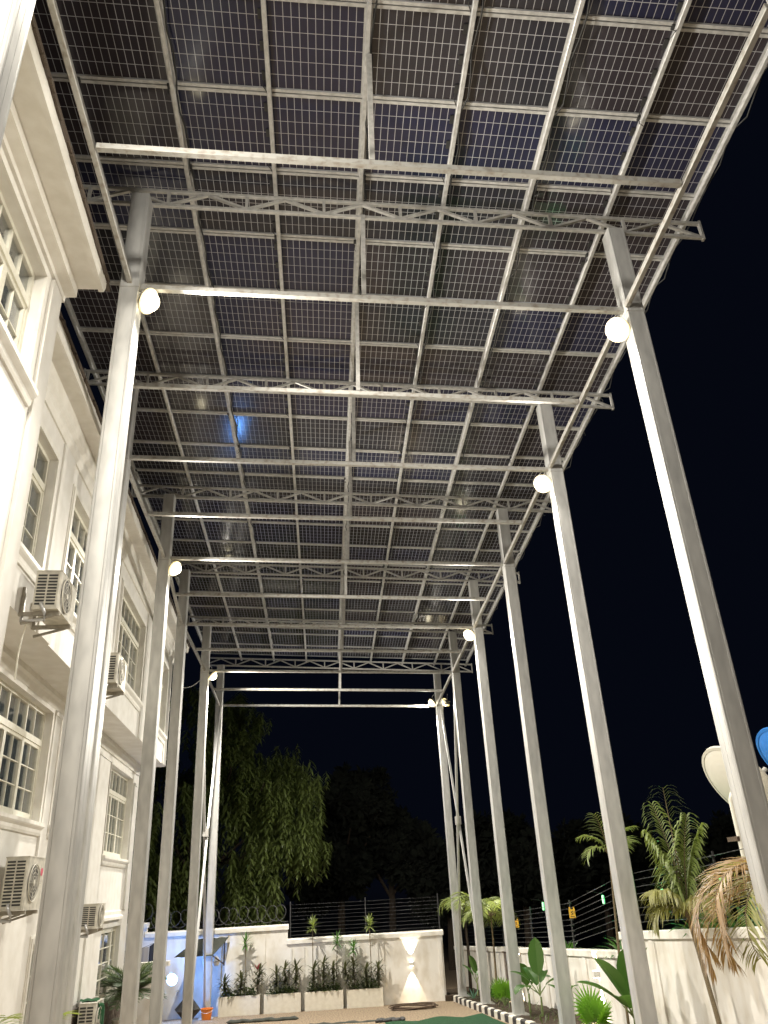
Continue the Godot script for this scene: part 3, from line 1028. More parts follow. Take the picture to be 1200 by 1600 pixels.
# ------------------------------------------------------------------ fences
func build_fences() -> void:
	var f := thing("electric_fence", "dark electric fence of many strands above the end wall", "fence", W(1.3, -1.37, -28.7))
	var o := -f.position
	for x in [-1.12, 1.35, 3.78]:
		var m := MB.new()
		m.bar(o + W(x, -1.37, -28.72), o + W(x, -0.30, -28.72), 0.03, 0.03, BX)
		put("post", m.done(), M.wire, f)
	for i in 9:
		var y := -1.28 + 0.11 * i
		var m := MB.new()
		m.tube([o + W(-1.12, y, -28.70), o + W(1.35, y - 0.008, -28.70), o + W(3.78, y, -28.70)], [0.0035, 0.0035, 0.0035], 5)
		put("wire", m.done(), M.wire, f)
	var g := thing("electric_fence", "dark electric fence running along the top of the side wall", "fence", W(5.45, -1.2, -18))
	o = -g.position
	var posts := [-4.0, -7.6, -11.5, -15.3, -18.95, -22.75, -26.5, -30.5, -35.0]
	var topy := func(z: float) -> float: return -1.26 + 0.0535 * (z + 15.94) + (0.30 if z > -15.5 else 0.0)
	for z in posts:
		var m := MB.new()
		var y: float = topy.call(z)
		m.tube([o + W(5.42, y, z), o + W(5.45, y + 0.94, z)], [0.022, 0.018], 6)
		for i in 8:
			m.box(o + W(5.44, y + 0.12 + 0.108 * i, z), Vector3(0.07, 0.03, 0.05))
		put("post", m.done(), M.wire, g)
	for i in 8:
		var pts := []
		var rr := []
		for z in posts:
			var y: float = topy.call(z)
			pts.append(o + W(5.41, y + 0.12 + 0.108 * i, z))
			rr.append(0.005)
		var m := MB.new()
		m.tube(pts, rr, 5)
		put("wire", m.done(), M.wire, g)
	var rz := MB.new()
	var pts := []
	var rr := []
	for i in 620:
		var a := TAU * i / 26.0
		pts.append(W(-8.6 + 7.35 * i / 619.0 + 0.24 * cos(a) + 0.03 * sin(a * 0.37), -0.62 + 0.24 * sin(a) + 0.02 * sin(i * 0.13) + (0.25 if i < 245 else 0.0), -28.7 + 0.10 * cos(a)))
		rr.append(0.009)
	rz.tube(pts, rr, 4)
	solo("razor_wire_coil", rz.done(), M.razor, "coiled razor wire along the higher part of the end wall", "razor wire")
	# yellow warning plates on the strands
	var spots := [[W(5.38, -0.72, -18.62), "upper yellow warning plate on the side fence beside a tall post"], [W(5.38, -1.12, -24.3), "small yellow warning plate on the fence near the slim palms"]]
	for s in spots:
		var t := thing("warning_sign", s[1], "sign", s[0], "warning signs on the fence")
		t.rotation.y = -0.5
		var m := MB.new()
		m.box(Vector3(0, -0.02, 0), Vector3(0.14, 0.17, 0.006))
		m.box(Vector3(-0.045, 0.085, 0), Vector3(0.035, 0.05, 0.005))
		m.box(Vector3(0.045, 0.085, 0), Vector3(0.035, 0.05, 0.005))
		put("plate", m.done(), M.sign, t)
		var k := MB.new()
		k.box(Vector3(0, 0.02, 0.006), Vector3(0.05, 0.012, 0.004), Basis(Vector3(0, 0, 1), 0.5))
		k.box(Vector3(0, -0.005, 0.006), Vector3(0.05, 0.012, 0.004), Basis(Vector3(0, 0, 1), -0.5))
		k.box(Vector3(0, -0.03, 0.006), Vector3(0.05, 0.012, 0.004), Basis(Vector3(0, 0, 1), 0.5))
		k.box(Vector3(0, -0.075, 0.006), Vector3(0.09, 0.012, 0.004))
		put("warning_print", k.done(), M.black, t)
	# green glowing tubes that hang behind the fence
	var tubes := [[W(5.75, -0.68, -22.5), 0.20, "green light tube hanging between the yellow plates"], [W(5.75, -1.0, -31.0), 0.2, "green light tube glimpsed through the slim palms"], [W(5.75, -0.47, -17.5), 0.17, "green light tube beside the stem of the slim palm"], [W(5.75, -0.35, -14.3), 0.16, "green light tube next to the feathery palm crown"], [W(5.75, -0.16, -12.1), 0.12, "green light tube under the white dish"]]
	for s in tubes:
		var t := thing("light_tube", s[2], "light tube", s[0], "green light tubes behind the side wall")
		var h: float = s[1]
		var m := MB.new()
		m.lathe(Vector3(0, -h / 2, 0), UP, [[0.001, 0.0], [0.024, 0.01], [0.028, h * 0.5], [0.024, h - 0.01], [0.001, h]], 10)
		put("glow_tube", m.done(), M.tube_green, t)
		var c := MB.new()
		c.tube([Vector3(0, h / 2, 0), Vector3(-0.1, h / 2 + 0.05, 0.02), Vector3(-0.33, h / 2 + 0.09, 0)], [0.004, 0.004, 0.004], 5)
		put("cord", c.done(), M.black, t)
		var l := OmniLight3D.new()
		l.name = "tube_light"
		l.light_color = Color(0.05, 1.0, 0.55)
		l.light_energy = 0.10 if absf(s[0].z + 16.0) < 2.0 else 0.05
		l.light_size = 0.03
		l.omni_range = 30
		l.omni_attenuation = 2
		l.shadow_enabled = true
		t.add_child(l)

# ------------------------------------------------------------------ air conditioners
func conditioner(n: float, y: float, u: float, L: float, H: float, label: String, wall_n: float, stand: bool, badge := false) -> void:
	# n, y, u: the front lower near corner; the fan faces the yard
	var D := 0.32
	var o := thing("air_conditioner", label, "air conditioner", BW(n - D / 2, y, u + L / 2), "outdoor air conditioner units")
	o.rotation.y = deg_to_rad(2.605)
	# local: x out from the wall, z towards the camera
	var m := MB.new()
	var e := 0.02
	m.ext(PackedVector2Array([Vector2(-D / 2, -L / 2), Vector2(D / 2 - e, -L / 2), Vector2(D / 2, -L / 2 + e), Vector2(D / 2, L / 2 - e), Vector2(D / 2 - e, L / 2), Vector2(-D / 2, L / 2)]), Vector3(0, 0.015, 0), BX, Vector3(0, 0, -1), UP * (H - 0.03))
	m.box(Vector3(0, H - 0.007, 0), Vector3(D + 0.012, 0.014, L + 0.012))
	m.box(Vector3(0, 0.007, 0), Vector3(D + 0.006, 0.014, L + 0.006))
	put("casing", m.done(), M.ac, o)
	# slotted side towards the camera
	var rows := 14 if badge else 10
	for i in rows:
		for s in [-1, 1]:
			var sl := MB.new()
			sl.box(Vector3(s * D * 0.215 - 0.01, 0.05 + (H - 0.10) * (i + 0.5) / rows, L / 2 + 0.001), Vector3(D * 0.36, (H - 0.10) / rows * 0.58, 0.006))
			put("vent_slot", sl.done(), M.ac_dark, o)
	# fan behind a ring and wires
	var r := minf(H * 0.43, L * 0.30)
	var fc := Vector3(D / 2, H * 0.5, L * 0.14)
	var rec := MB.new()
	rec.lathe(fc + BX * 0.002, BX, [[0.001, 0.0], [r, 0.0]], 28)
	put("fan_recess", rec.done(), M.fan, o)
	var fb := MB.new()
	for i in 5:
		var a := TAU * i / 5.0 + 0.3
		var d := Vector3(0, cos(a), sin(a))
		var tq := Vector3(0, -sin(a), cos(a))
		fb.quad(fc + BX * 0.006 + d * r * 0.2 - tq * r * 0.12, fc + BX * 0.016 + d * r * 0.92 - tq * r * 0.10, fc + BX * 0.004 + d * r * 0.92 + tq * r * 0.42, fc + BX * 0.004 + d * r * 0.2 + tq * r * 0.16)
	put("fan_blades", fb.done(), M.ac_dark, o)
	var rg := MB.new()
	for rr in [1.0, 0.78, 0.56, 0.36]:
		var pts := []
		var rad := []
		for i in 33:
			var a := TAU * i / 32.0
			pts.append(fc + BX * 0.024 + Vector3(0, cos(a), sin(a)) * r * rr)
			rad.append(0.010 if rr == 1.0 else 0.0035)
		rg.tube(pts, rad, 5, false)
	for i in 8:
		var a := TAU * i / 8.0
		rg.tube([fc + BX * 0.026 + Vector3(0, cos(a), sin(a)) * r * 0.15, fc + BX * 0.022 + Vector3(0, cos(a), sin(a)) * r], [0.003, 0.003], 4)
	rg.lathe(fc + BX * 0.018, BX, [[r * 0.17, 0.0], [r * 0.17, 0.012], [0.001, 0.016]], 16)
	put("fan_guard", rg.done(), M.ac, o)
	if badge:
		var b := MB.new()
		b.lathe(Vector3(D / 2 + 0.001, H * 0.72, -L * 0.34), BX, [[0.055, 0.0], [0.055, 0.004], [0.001, 0.005]], 20)
		put("badge", b.done(), M.pink, o)
		var b2 := MB.new()
		for i in 3:
			b2.box(Vector3(D / 2 + 0.002, H * 0.56 - 0.022 * i, -L * 0.34), Vector3(0.004, 0.010, 0.09 - 0.02 * i))
		put("maker_print", b2.done(), M.groove, o)
	if stand:
		var back := wall_n - (n - D / 2)
		for zz in [L * 0.36, -L * 0.36]:
			var k := MB.new()
			k.box(Vector3((back + D / 2) / 2, -0.03, zz), Vector3(D / 2 - back + 0.02, 0.05, 0.045))
			k.box(Vector3(back + 0.022, 0.14, zz), Vector3(0.04, 0.40, 0.05))
			k.bar(Vector3(back + 0.03, -0.16, zz), Vector3(D / 2 - 0.06, -0.05, zz), 0.03, 0.03)
			put("wall_bracket", k.done(), M.bracket, o)
		var p := MB.new()
		p.tube([Vector3(-0.05, 0.08, L / 2), Vector3(-0.03, 0.04, L / 2 + 0.07), Vector3(0.02, -0.06, L / 2 + 0.05), Vector3(0.0, -0.13, L / 2 - 0.05), Vector3(back + 0.03, -0.12, L / 2 - 0.12), Vector3(back + 0.02, 0.25, L / 2 - 0.14)], [0.022, 0.022, 0.022, 0.022, 0.022, 0.022], 8)
		put("pipe", p.done(), M.pipe, o)
		var hz := MB.new()
		hz.tube([Vector3(-0.02, 0.02, L * 0.2), Vector3(back + 0.06, -0.10, L * 0.18), Vector3(back + 0.025, -0.3, L * 0.16), Vector3(back + 0.02, -0.55, L * 0.19), Vector3(back + 0.02, -0.85, L * 0.15)], [0.011, 0.011, 0.011, 0.011, 0.010], 6)
		put("drain_hose", hz.done(), M.frame, o)

func build_conditioners() -> void:
	conditioner(-2.97, 3.47, 10.02, 0.80, 0.54, "air conditioner on the upper storey beside the broad near column", -3.47, true)
	conditioner(-2.97, 3.46, 13.95, 0.84, 0.54, "air conditioner on the upper storey between the broad column and the next lamp", -3.47, true)
	conditioner(-3.70, -0.05, 12.85, 0.84, 0.71, "large air conditioner with a pink badge under the big barred window", -4.2, true, true)
	conditioner(-3.70, -0.47, 17.87, 0.70, 0.45, "small air conditioner above the glazed door", -4.2, true)
	conditioner(-3.70, -2.45, 18.55, 0.78, 0.66, "air conditioner low on the stone plinth, a green cloth over it", -4.2, false)
	# green cloth over the low unit
	var g := MB.new()
	var N := 14
	var P := func(i: int, j: int) -> Vector3:
		var s := float(i) / N
		var t := float(j) / N
		var n := -4.12 + 0.50 * s
		var u := 18.75 + 0.66 * t
		var y := -1.77 + 0.012 * sin(i * 1.3 + j)
		if t > 0.75:
			y -= (t - 0.75) * 2.4
			u = 19.36 + 0.02 * sin(i * 1.8)
		if s > 0.72:
			y -= (s - 0.72) * (1.1 + 1.0 * t)
			n = -3.68 + 0.02 * sin(j * 1.4)
		return BW(n, y, u)
	for i in N:
		for j in N:
			g.quad(P.call(i, j), P.call(i, j + 1), P.call(i + 1, j + 1), P.call(i + 1, j))
	solo("cloth", g.done(), M.green_cloth, "green cloth thrown over the low air conditioner", "cloth")

# ------------------------------------------------------------------ plants: leaf helpers
func frond(m: MB, stem: MB, base: Vector3, az: float, elev: float, length: float, droop: float, ll: float, pairs: int, lw: float, hang: float) -> void:
	var d := Vector3(cos(az) * cos(elev), sin(elev), sin(az) * cos(elev))
	var p := base
	var segs := 14
	var pts := [p]
	var dirs := [d]
	var hz := Vector3(cos(az), 0, sin(az))
	var e := elev
	for i in segs:
		e -= droop / segs * (0.5 + 1.0 * i / segs)
		d = hz * cos(e) + UP * sin(e)
		p += d * length / segs
		pts.append(p)
		dirs.append(d)
	var rad := []
	for i in segs + 1:
		rad.append(lerpf(0.014, 0.003, float(i) / segs))
	stem.tube(pts, rad, 5)
	var side := Vector3(-sin(az), 0, cos(az))
	for i in pairs:
		var t := 0.16 + 0.84 * (i + 0.5) / pairs
		var f := t * segs
		var k := mini(int(f), segs - 1)
		var q: Vector3 = pts[k].lerp(pts[k + 1], f - k)
		var dd: Vector3 = dirs[k]
		var len := ll * (0.45 + 0.75 * sin(PI * clampf(t * 0.85 + 0.12, 0, 1))) * rng.randf_range(0.85, 1.1)
		for s in [-1, 1]:
			var o: Vector3 = (side * s * 0.85 + dd * rng.randf_range(0.55, 0.85) + UP * rng.randf_range(-0.15, 0.2)).normalized()
			var w := o.cross(UP.lerp(dd, 0.4)).normalized()
			m.blade(q, o, w, len, lw, hang * rng.randf_range(0.7, 1.3), 3)

func broad(m: MB, stem: MB, base: Vector3, az: float, elev: float, pet: float, length: float, width: float, droop: float) -> void:
	var hz := Vector3(cos(az), 0, sin(az))
	var side := Vector3(-sin(az), 0, cos(az))
	var d := hz * cos(elev) + UP * sin(elev)
	var p := base + d * pet
	stem.tube([base, base + d * pet * 0.5, p], [0.016, 0.013, 0.009], 6)
	var segs := 9
	var e := elev
	var pl := p
	var prr := p
	var pm := p
	for i in segs:
		var t := (i + 1.0) / segs
		e -= droop / segs
		d = hz * cos(e) + UP * sin(e)
		var nn := side.cross(d).normalized()
		if nn.y < 0: nn = -nn
		var c := pm + d * length / segs
		var w := width * 0.5 * pow(sin(PI * clampf(t * 0.93 + 0.05, 0, 1)), 0.65) * (1.0 if i % 2 == 0 else 0.96)
		if i == segs - 1: w = 0.003
		var l := c - side * w + nn * w * 0.28
		var r := c + side * w + nn * w * 0.28
		m.quad(pl, pm, c, l)
		m.quad(pm, prr, r, c)
		pl = l
		prr = r
		pm = c

func rosette(m: MB, c: Vector3, n: int, length: float, width: float, e0: float, e1: float, sag: float) -> void:
	for i in n:
		var az := TAU * i / n * 2.4 + rng.randf_range(-0.3, 0.3)
		var e := lerpf(e0, e1, float(i) / n) + rng.randf_range(-0.1, 0.1)
		var d := Vector3(cos(az) * cos(e), sin(e), sin(az) * cos(e))
		m.blade(c + UP * 0.02 * rng.randf(), d, Vector3(-sin(az), 0, cos(az)), length * rng.randf_range(0.8, 1.1), width, sag, 4)

func fan(m: MB, stem: MB, base: Vector3, az: float, elev: float, pet: float, r: float, n: int) -> void:
	var hz := Vector3(cos(az), 0, sin(az))
	var side := Vector3(-sin(az), 0, cos(az))
	var d := hz * cos(elev) + UP * sin(elev)
	var c := base + d * pet
	stem.tube([base, c], [0.012, 0.008], 5)
	var nn := side.cross(d).normalized()
	for i in n:
		var a := lerpf(-2.1, 2.1, (i + 0.5) / n)
		var o := (d * cos(a) + side * sin(a) + nn * 0.12).normalized()
		var w := (side * cos(a) - d * sin(a)).normalized()
		m.blade(c, o, w, r * rng.randf_range(0.9, 1.05) * (1.0 - 0.12 * absf(a)), r * 0.10, 0.12, 3)

func plant_parts(o: Node3D, leaves: MB, lm: Material, stem: MB, sm: Material) -> void:
	if stem.v.size(): put("stem", stem.done(), sm, o)
	if leaves.v.size(): put("leaves", leaves.done(), lm, o)

# ------------------------------------------------------------------ trees
func multi(called: String, m: Mesh, mt: Material, xf: Array, parent: Node) -> void:
	var mm := MultiMesh.new()
	mm.transform_format = MultiMesh.TRANSFORM_3D
	mm.mesh = m
	mm.instance_count = xf.size()
	for i in xf.size():
		mm.set_instance_transform(i, xf[i])
	var o := MultiMeshInstance3D.new()
	o.multimesh = mm
	o.material_override = mt
	o.name = child_name(parent, called)
	o.set_meta("kind", "stuff")
	parent.add_child(o, true)

func build_trees() -> void:
	# strand: a hanging twig of narrow leaves
	var st := MB.new()
	st.tube([Vector3.ZERO, Vector3(0.04, -0.35, 0), Vector3(0.02, -0.75, 0.03)], [0.008, 0.005, 0.002], 4)
	for i in 18:
		var t := (i + 0.5) / 18.0
		var az := i * 2.4
		var d := Vector3(cos(az) * 0.9, -0.45, sin(az) * 0.9)
		st.blade(Vector3(0.03, -0.75 * t, 0.01), d, Vector3(-sin(az), 0, cos(az)), 0.36 * (1.1 - 0.4 * t), 0.085, 1.1, 3)
	var strand := st.done()
	# the big weeping tree behind the end wall
	var base := Vector3(-5.6, gnd(-36) + EYE, -37.5)
	var t := thing("weeping_tree", "large weeping tree with hanging leafy curtains behind the end wall", "tree", base)
	var tr := MB.new()
	tr.tube([Vector3(0, -0.2, 0), Vector3(0.1, 3, 0.1), Vector3(-0.2, 6.5, 0.2), Vector3(0.2, 9.5, 0)], [0.42, 0.34, 0.26, 0.12], 12)
	put("trunk", tr.done(), M.bark, t)
	var lobes := []   # centre (fit coordinates), radii, count
	lobes.append_array([[Vector3(-6.8, 6.2, -37.5), Vector3(3.4, 3.4, 2.6), 420], [Vector3(-3.9, 6.4, -37), Vector3(1.9, 2.4, 1.8), 190], [Vector3(-2.6, 4.4, -36.5), Vector3(1.7, 1.5, 1.4), 210], [Vector3(-1.35, 3.9, -36), Vector3(1.3, 1.1, 1.0), 170], [Vector3(-0.75, 2.6, -36), Vector3(0.7, 1.3, 0.7), 80], [Vector3(-6.5, 2.2, -36.5), Vector3(2.6, 2.6, 1.8), 260], [Vector3(-3.2, 2.2, -36), Vector3(1.0, 2.5, 0.9), 190], [Vector3(-9.5, 3.5, -38), Vector3(2.8, 4.0, 2.2), 220]])
	var xf := []
	var br := MB.new()
	for l in lobes:
		var c: Vector3 = l[0] + Vector3(0, EYE, 0) - base
		br.tube([Vector3(0, 5.0, 0), Vector3(c.x * 0.5, maxf(c.y * 0.6, 5.2), c.z * 0.5), c], [0.14, 0.09, 0.03], 7)
		var hub := c
		for i in l[2]:
			if i % 15 == 0:   # leaves gather in drooping clumps, with gaps between
				hub = c + Vector3(rng.randfn(), rng.randfn(), rng.randfn()).normalized() * Vector3(l[1]) * rng.randf_range(0.72, 1.0)
			var p: Vector3 = hub + Vector3(rng.randfn() * 0.30, rng.randfn() * 0.34 - 0.1, rng.randfn() * 0.30)
			var s := rng.randf_range(0.7, 1.3)
			xf.append(Transform3D(Basis(UP, rng.randf() * TAU) * Basis(BX, rng.randf_range(-0.4, 0.4)) * Basis.from_scale(Vector3(s, s * rng.randf_range(0.9, 1.4), s)), p))
	# long curtains that hang lower than the rest
	for q in [[-3.6, 2.0, -0.9, 1.0], [-2.75, 2.5, -1.3, 0.8], [-2.2, 3.0, -1.1, 0.7], [-0.75, 3.2, 1.5, 0.5], [-1.3, 2.9, 1.8, 0.9], [-5.2, 3.0, -1.2, 1.6], [-7.0, 2.0, -1.2, 1.6]]:
		for i in 58:
			var y := lerpf(q[1], q[2], rng.randf())
			var p: Vector3 = Vector3(q[0] + rng.randfn() * q[3] * 0.36, y + EYE, -35.7 + rng.randfn() * 0.6) - base
			var s := rng.randf_range(0.7, 1.2)
			xf.append(Transform3D(Basis(UP, rng.randf() * TAU) * Basis(BX, rng.randf_range(-0.2, 0.2)) * Basis.from_scale(Vector3(s, s * 1.3, s)), p))
	put("branch", br.done(), M.bark, t)
	multi("crown", strand, M.leaf_weep, xf, t)
	# dark trees farther off
	var cl := MB.new()
	for i in 22:
		var az := i * 2.4
		var e := rng.randf_range(-0.9, 0.9)
		var d := Vector3(cos(az) * cos(e), sin(e), sin(az) * cos(e))
		cl.blade(d * 0.15, d, d.cross(UP).normalized(), 0.42, 0.17, 0.4, 3)
	var clump := cl.done()
	var far := [[0.8, -45, 3.2, 6.0, "dark tree right behind the tip of the weeping tree"], [3.6, -47, 2.8, 4.6, "dark low tree behind the planters beyond the end wall"], [6.6, -46, 2.6, 2.8, "dark bushy tree beyond the slim palms"], [10.5, -45, 3.4, 3.2, "dark round tree beyond the yellow warning plates"], [15.5, -47, 3.6, 2.3, "dark spreading tree beyond the side fence"], [21.0, -46, 3.6, 2.0, "dark tree beyond the feathery palm"], [27.0, -47, 4.0, 2.8, "dark tree beyond the satellite dishes"], [-14.0, -44, 4.5, 7.5, "dark tall tree behind the corner of the building"]]
	for q in far:
		var gy := gnd(-40)
		var b := W(q[0], gy, q[1])
		var f := thing("dark_tree", q[4], "tree", b, "dark trees beyond the yard")
		var h: float = q[3] - gy
		var tk := MB.new()
		tk.tube([Vector3(0, -0.2, 0), Vector3(0.1, h * 0.4, 0), Vector3(0, h * 0.8, 0.1)], [0.25, 0.18, 0.06], 8)
		for i in 5:
			var a := TAU * i / 5
			tk.tube([Vector3(0.05, h * 0.4, 0), Vector3(cos(a) * q[2] * 0.6, h * 0.68, sin(a) * q[2] * 0.6)], [0.09, 0.03], 6)
		put("trunk", tk.done(), M.bark, f)
		var x2 := []
		var lob := []
		for i in 7:
			lob.append([Vector3(rng.randf_range(-0.6, 0.6) * q[2], h * rng.randf_range(0.42, 0.86), rng.randf_range(-0.5, 0.5) * q[2]), q[2] * rng.randf_range(0.35, 0.6)])
		for i in 900:
			var l = lob[rng.randi() % 7]
			var d := Vector3(rng.randfn(), rng.randfn() * 0.75, rng.randfn()).normalized()
			var s := rng.randf_range(0.6, 1.3)
			x2.append(Transform3D(Basis.from_euler(Vector3(rng.randf() * TAU, rng.randf() * TAU, 0)) * Basis.from_scale(Vector3(s, s, s)), l[0] + d * l[1] * pow(rng.randf(), 0.3)))
		multi("crown", clump, M.leaf_dark, x2, f)

# ------------------------------------------------------------------ planters by the end wall
func build_planters() -> void:
	var z := -28.28
	var xs := [[-3.28, -2.02], [-1.90, -0.77], [-0.65, 0.54], [0.65, 1.78]]
	var nm := ["cream planter box nearest the orange bucket", "cream planter box between the first and third, red tipped plant", "cream planter box in front of the wall's step, three tall stems behind", "cream planter box nearest the fanned wall lamp"]
	for i in 4:
		var a: float = xs[i][0]
		var b: float = xs[i][1]
		var t := thing("planter_box", nm[i], "planter", W((a + b) / 2, gnd(z), z), "planter boxes along the end wall")
		var h := 0.53 - 0.01 * i
		var l := b - a
		var m := MB.new()
		m.box(Vector3(0, h / 2, 0.17), Vector3(l, h, 0.03))
		m.box(Vector3(0, h / 2, -0.17), Vector3(l, h, 0.03))
		m.box(Vector3(-l / 2 + 0.015, h / 2, 0), Vector3(0.03, h - 0.004, 0.31))
		m.box(Vector3(l / 2 - 0.015, h / 2, 0), Vector3(0.03, h - 0.004, 0.31))
		put("box", m.done(), M.planter, t)
		var s := MB.new()
		s.box(Vector3(0, h - 0.08, 0), Vector3(l - 0.064, 0.06, 0.306))
		put("soil", s.done(), M.soil, t)
	# dark cordylines
	var tips := [[-3.14, -2.34], [-2.63, -2.23], [-2.06, -2.06], [-1.53, -2.17], [-1.27, -2.07], [-0.93, -2.03], [-0.37, -2.12], [-0.06, -1.99], [0.24, -2.1], [0.6, -2.17], [0.88, -2.04], [1.28, -2.21], [1.65, -2.17]]
	var which := ["first", "second", "third, red tipped,", "fourth", "fifth", "sixth", "seventh", "eighth", "ninth", "tenth", "eleventh", "twelfth", "thirteenth"]
	for i in 13:
		var x: float = clampf(tips[i][0], -3.1, 1.68)
		for g in [[-2.02, -1.90], [-0.77, -0.65], [0.54, 0.65]]:
			if x > g[0] - 0.08 and x < g[1] + 0.08:
				x = g[0] - 0.1 if x < (g[0] + g[1]) / 2 else g[1] + 0.1
		var yb := gnd(z) + 0.46
		var h: float = tips[i][1] - yb - 0.12
		var t := thing("cordyline", "dark purple cordyline, %s from the orange bucket in the planter row" % which[i], "plant", W(x, yb, -28.24), "dark cordylines in the planters")
		var lv := MB.new()
		var sm := MB.new()
		sm.tube([Vector3.ZERO, Vector3(0.02, h * 0.5, 0.01), Vector3(tips[i][0] - x, h, 0)], [0.014, 0.012, 0.010], 6)
		for k in 3:
			rosette(lv, Vector3((tips[i][0] - x) * (0.4 + 0.3 * k), h * (0.45 + 0.27 * k), 0), 15, 0.33 + 0.03 * k, 0.066, -0.3, 1.1, 0.7)
		plant_parts(t, lv, M.leaf_purple, sm, M.stem)
		if i == 2:
			var rd := MB.new()
			rosette(rd, Vector3(0, h, 0), 6, 0.24, 0.045, 0.9, 1.4, 0.2)
			put("red_leaves", rd.done(), M.leaf_red, t)
	# leafy filling at the foot of the cordylines
	for i in 4:
		var a: float = xs[i][0]
		var b: float = xs[i][1]
		var lv := MB.new()
		for k in 420:
			var x := lerpf(a + 0.1, b - 0.1, rng.randf())
			var c := W(x, gnd(z) + 0.5 + absf(rng.randfn()) * 0.12, z + rng.randf_range(-0.14, 0.19))
			var az := rng.randf() * TAU
			var d := Vector3(cos(az), rng.randf_range(-0.3, 0.9), sin(az)).normalized()
			lv.blade(c, d, Vector3(-sin(az), 0, cos(az)), rng.randf_range(0.08, 0.15), 0.05, 0.3, 3)
		var nmz := ["by the orange bucket", "second from the bucket", "under the tall stems", "nearest the fanned lamp"]
		var o := solo("undergrowth", lv.done(), M.leaf_shrub, "small leafy filling in the planter %s" % nmz[i], "foliage")
		o.set_meta("kind", "stuff")
	# tall thin stems with a tuft on top
	var tall := [[-2.52, -1.33, "tall single stem with a leaf tuft, above the planter by the bucket"], [-0.40, -0.96, "tall single stem with a leaf tuft, rising past the wall's step"], [0.39, -1.43, "leaning tall stem with a pale tuft, between two taller ones"], [0.90, -1.66, "shorter wide tuft of long leaves, below the tallest stem"], [1.44, -1.0, "tallest bright tufted stem, in the planter nearest the fanned lamp"]]
	for q in tall:
		var yb := gnd(z) + 0.46
		var h: float = q[1] - yb - 0.05
		var t := thing("dracaena", q[2], "plant", W(q[0] + (0.0 if q[0] != 0.39 else -0.08), yb, -28.34), "tall tufted stems in the planters")
		var lv := MB.new()
		var sm := MB.new()
		var lean := 0.08 if q[0] == 0.39 else 0.0
		sm.tube([Vector3.ZERO, Vector3(lean * 0.5 + 0.01, h * 0.5, 0.0), Vector3(lean, h, 0)], [0.016, 0.014, 0.012], 6)
		rosette(lv, Vector3(lean, h - 0.10, 0), 14, 0.34, 0.055, -0.5, 0.8, 0.6)
		rosette(lv, Vector3(lean, h, 0), 14, 0.32, 0.05, 0.2, 1.4, 0.4)
		plant_parts(t, lv, M.leaf_green if q[1] < -1.2 else M.leaf_palm, sm, M.stem)

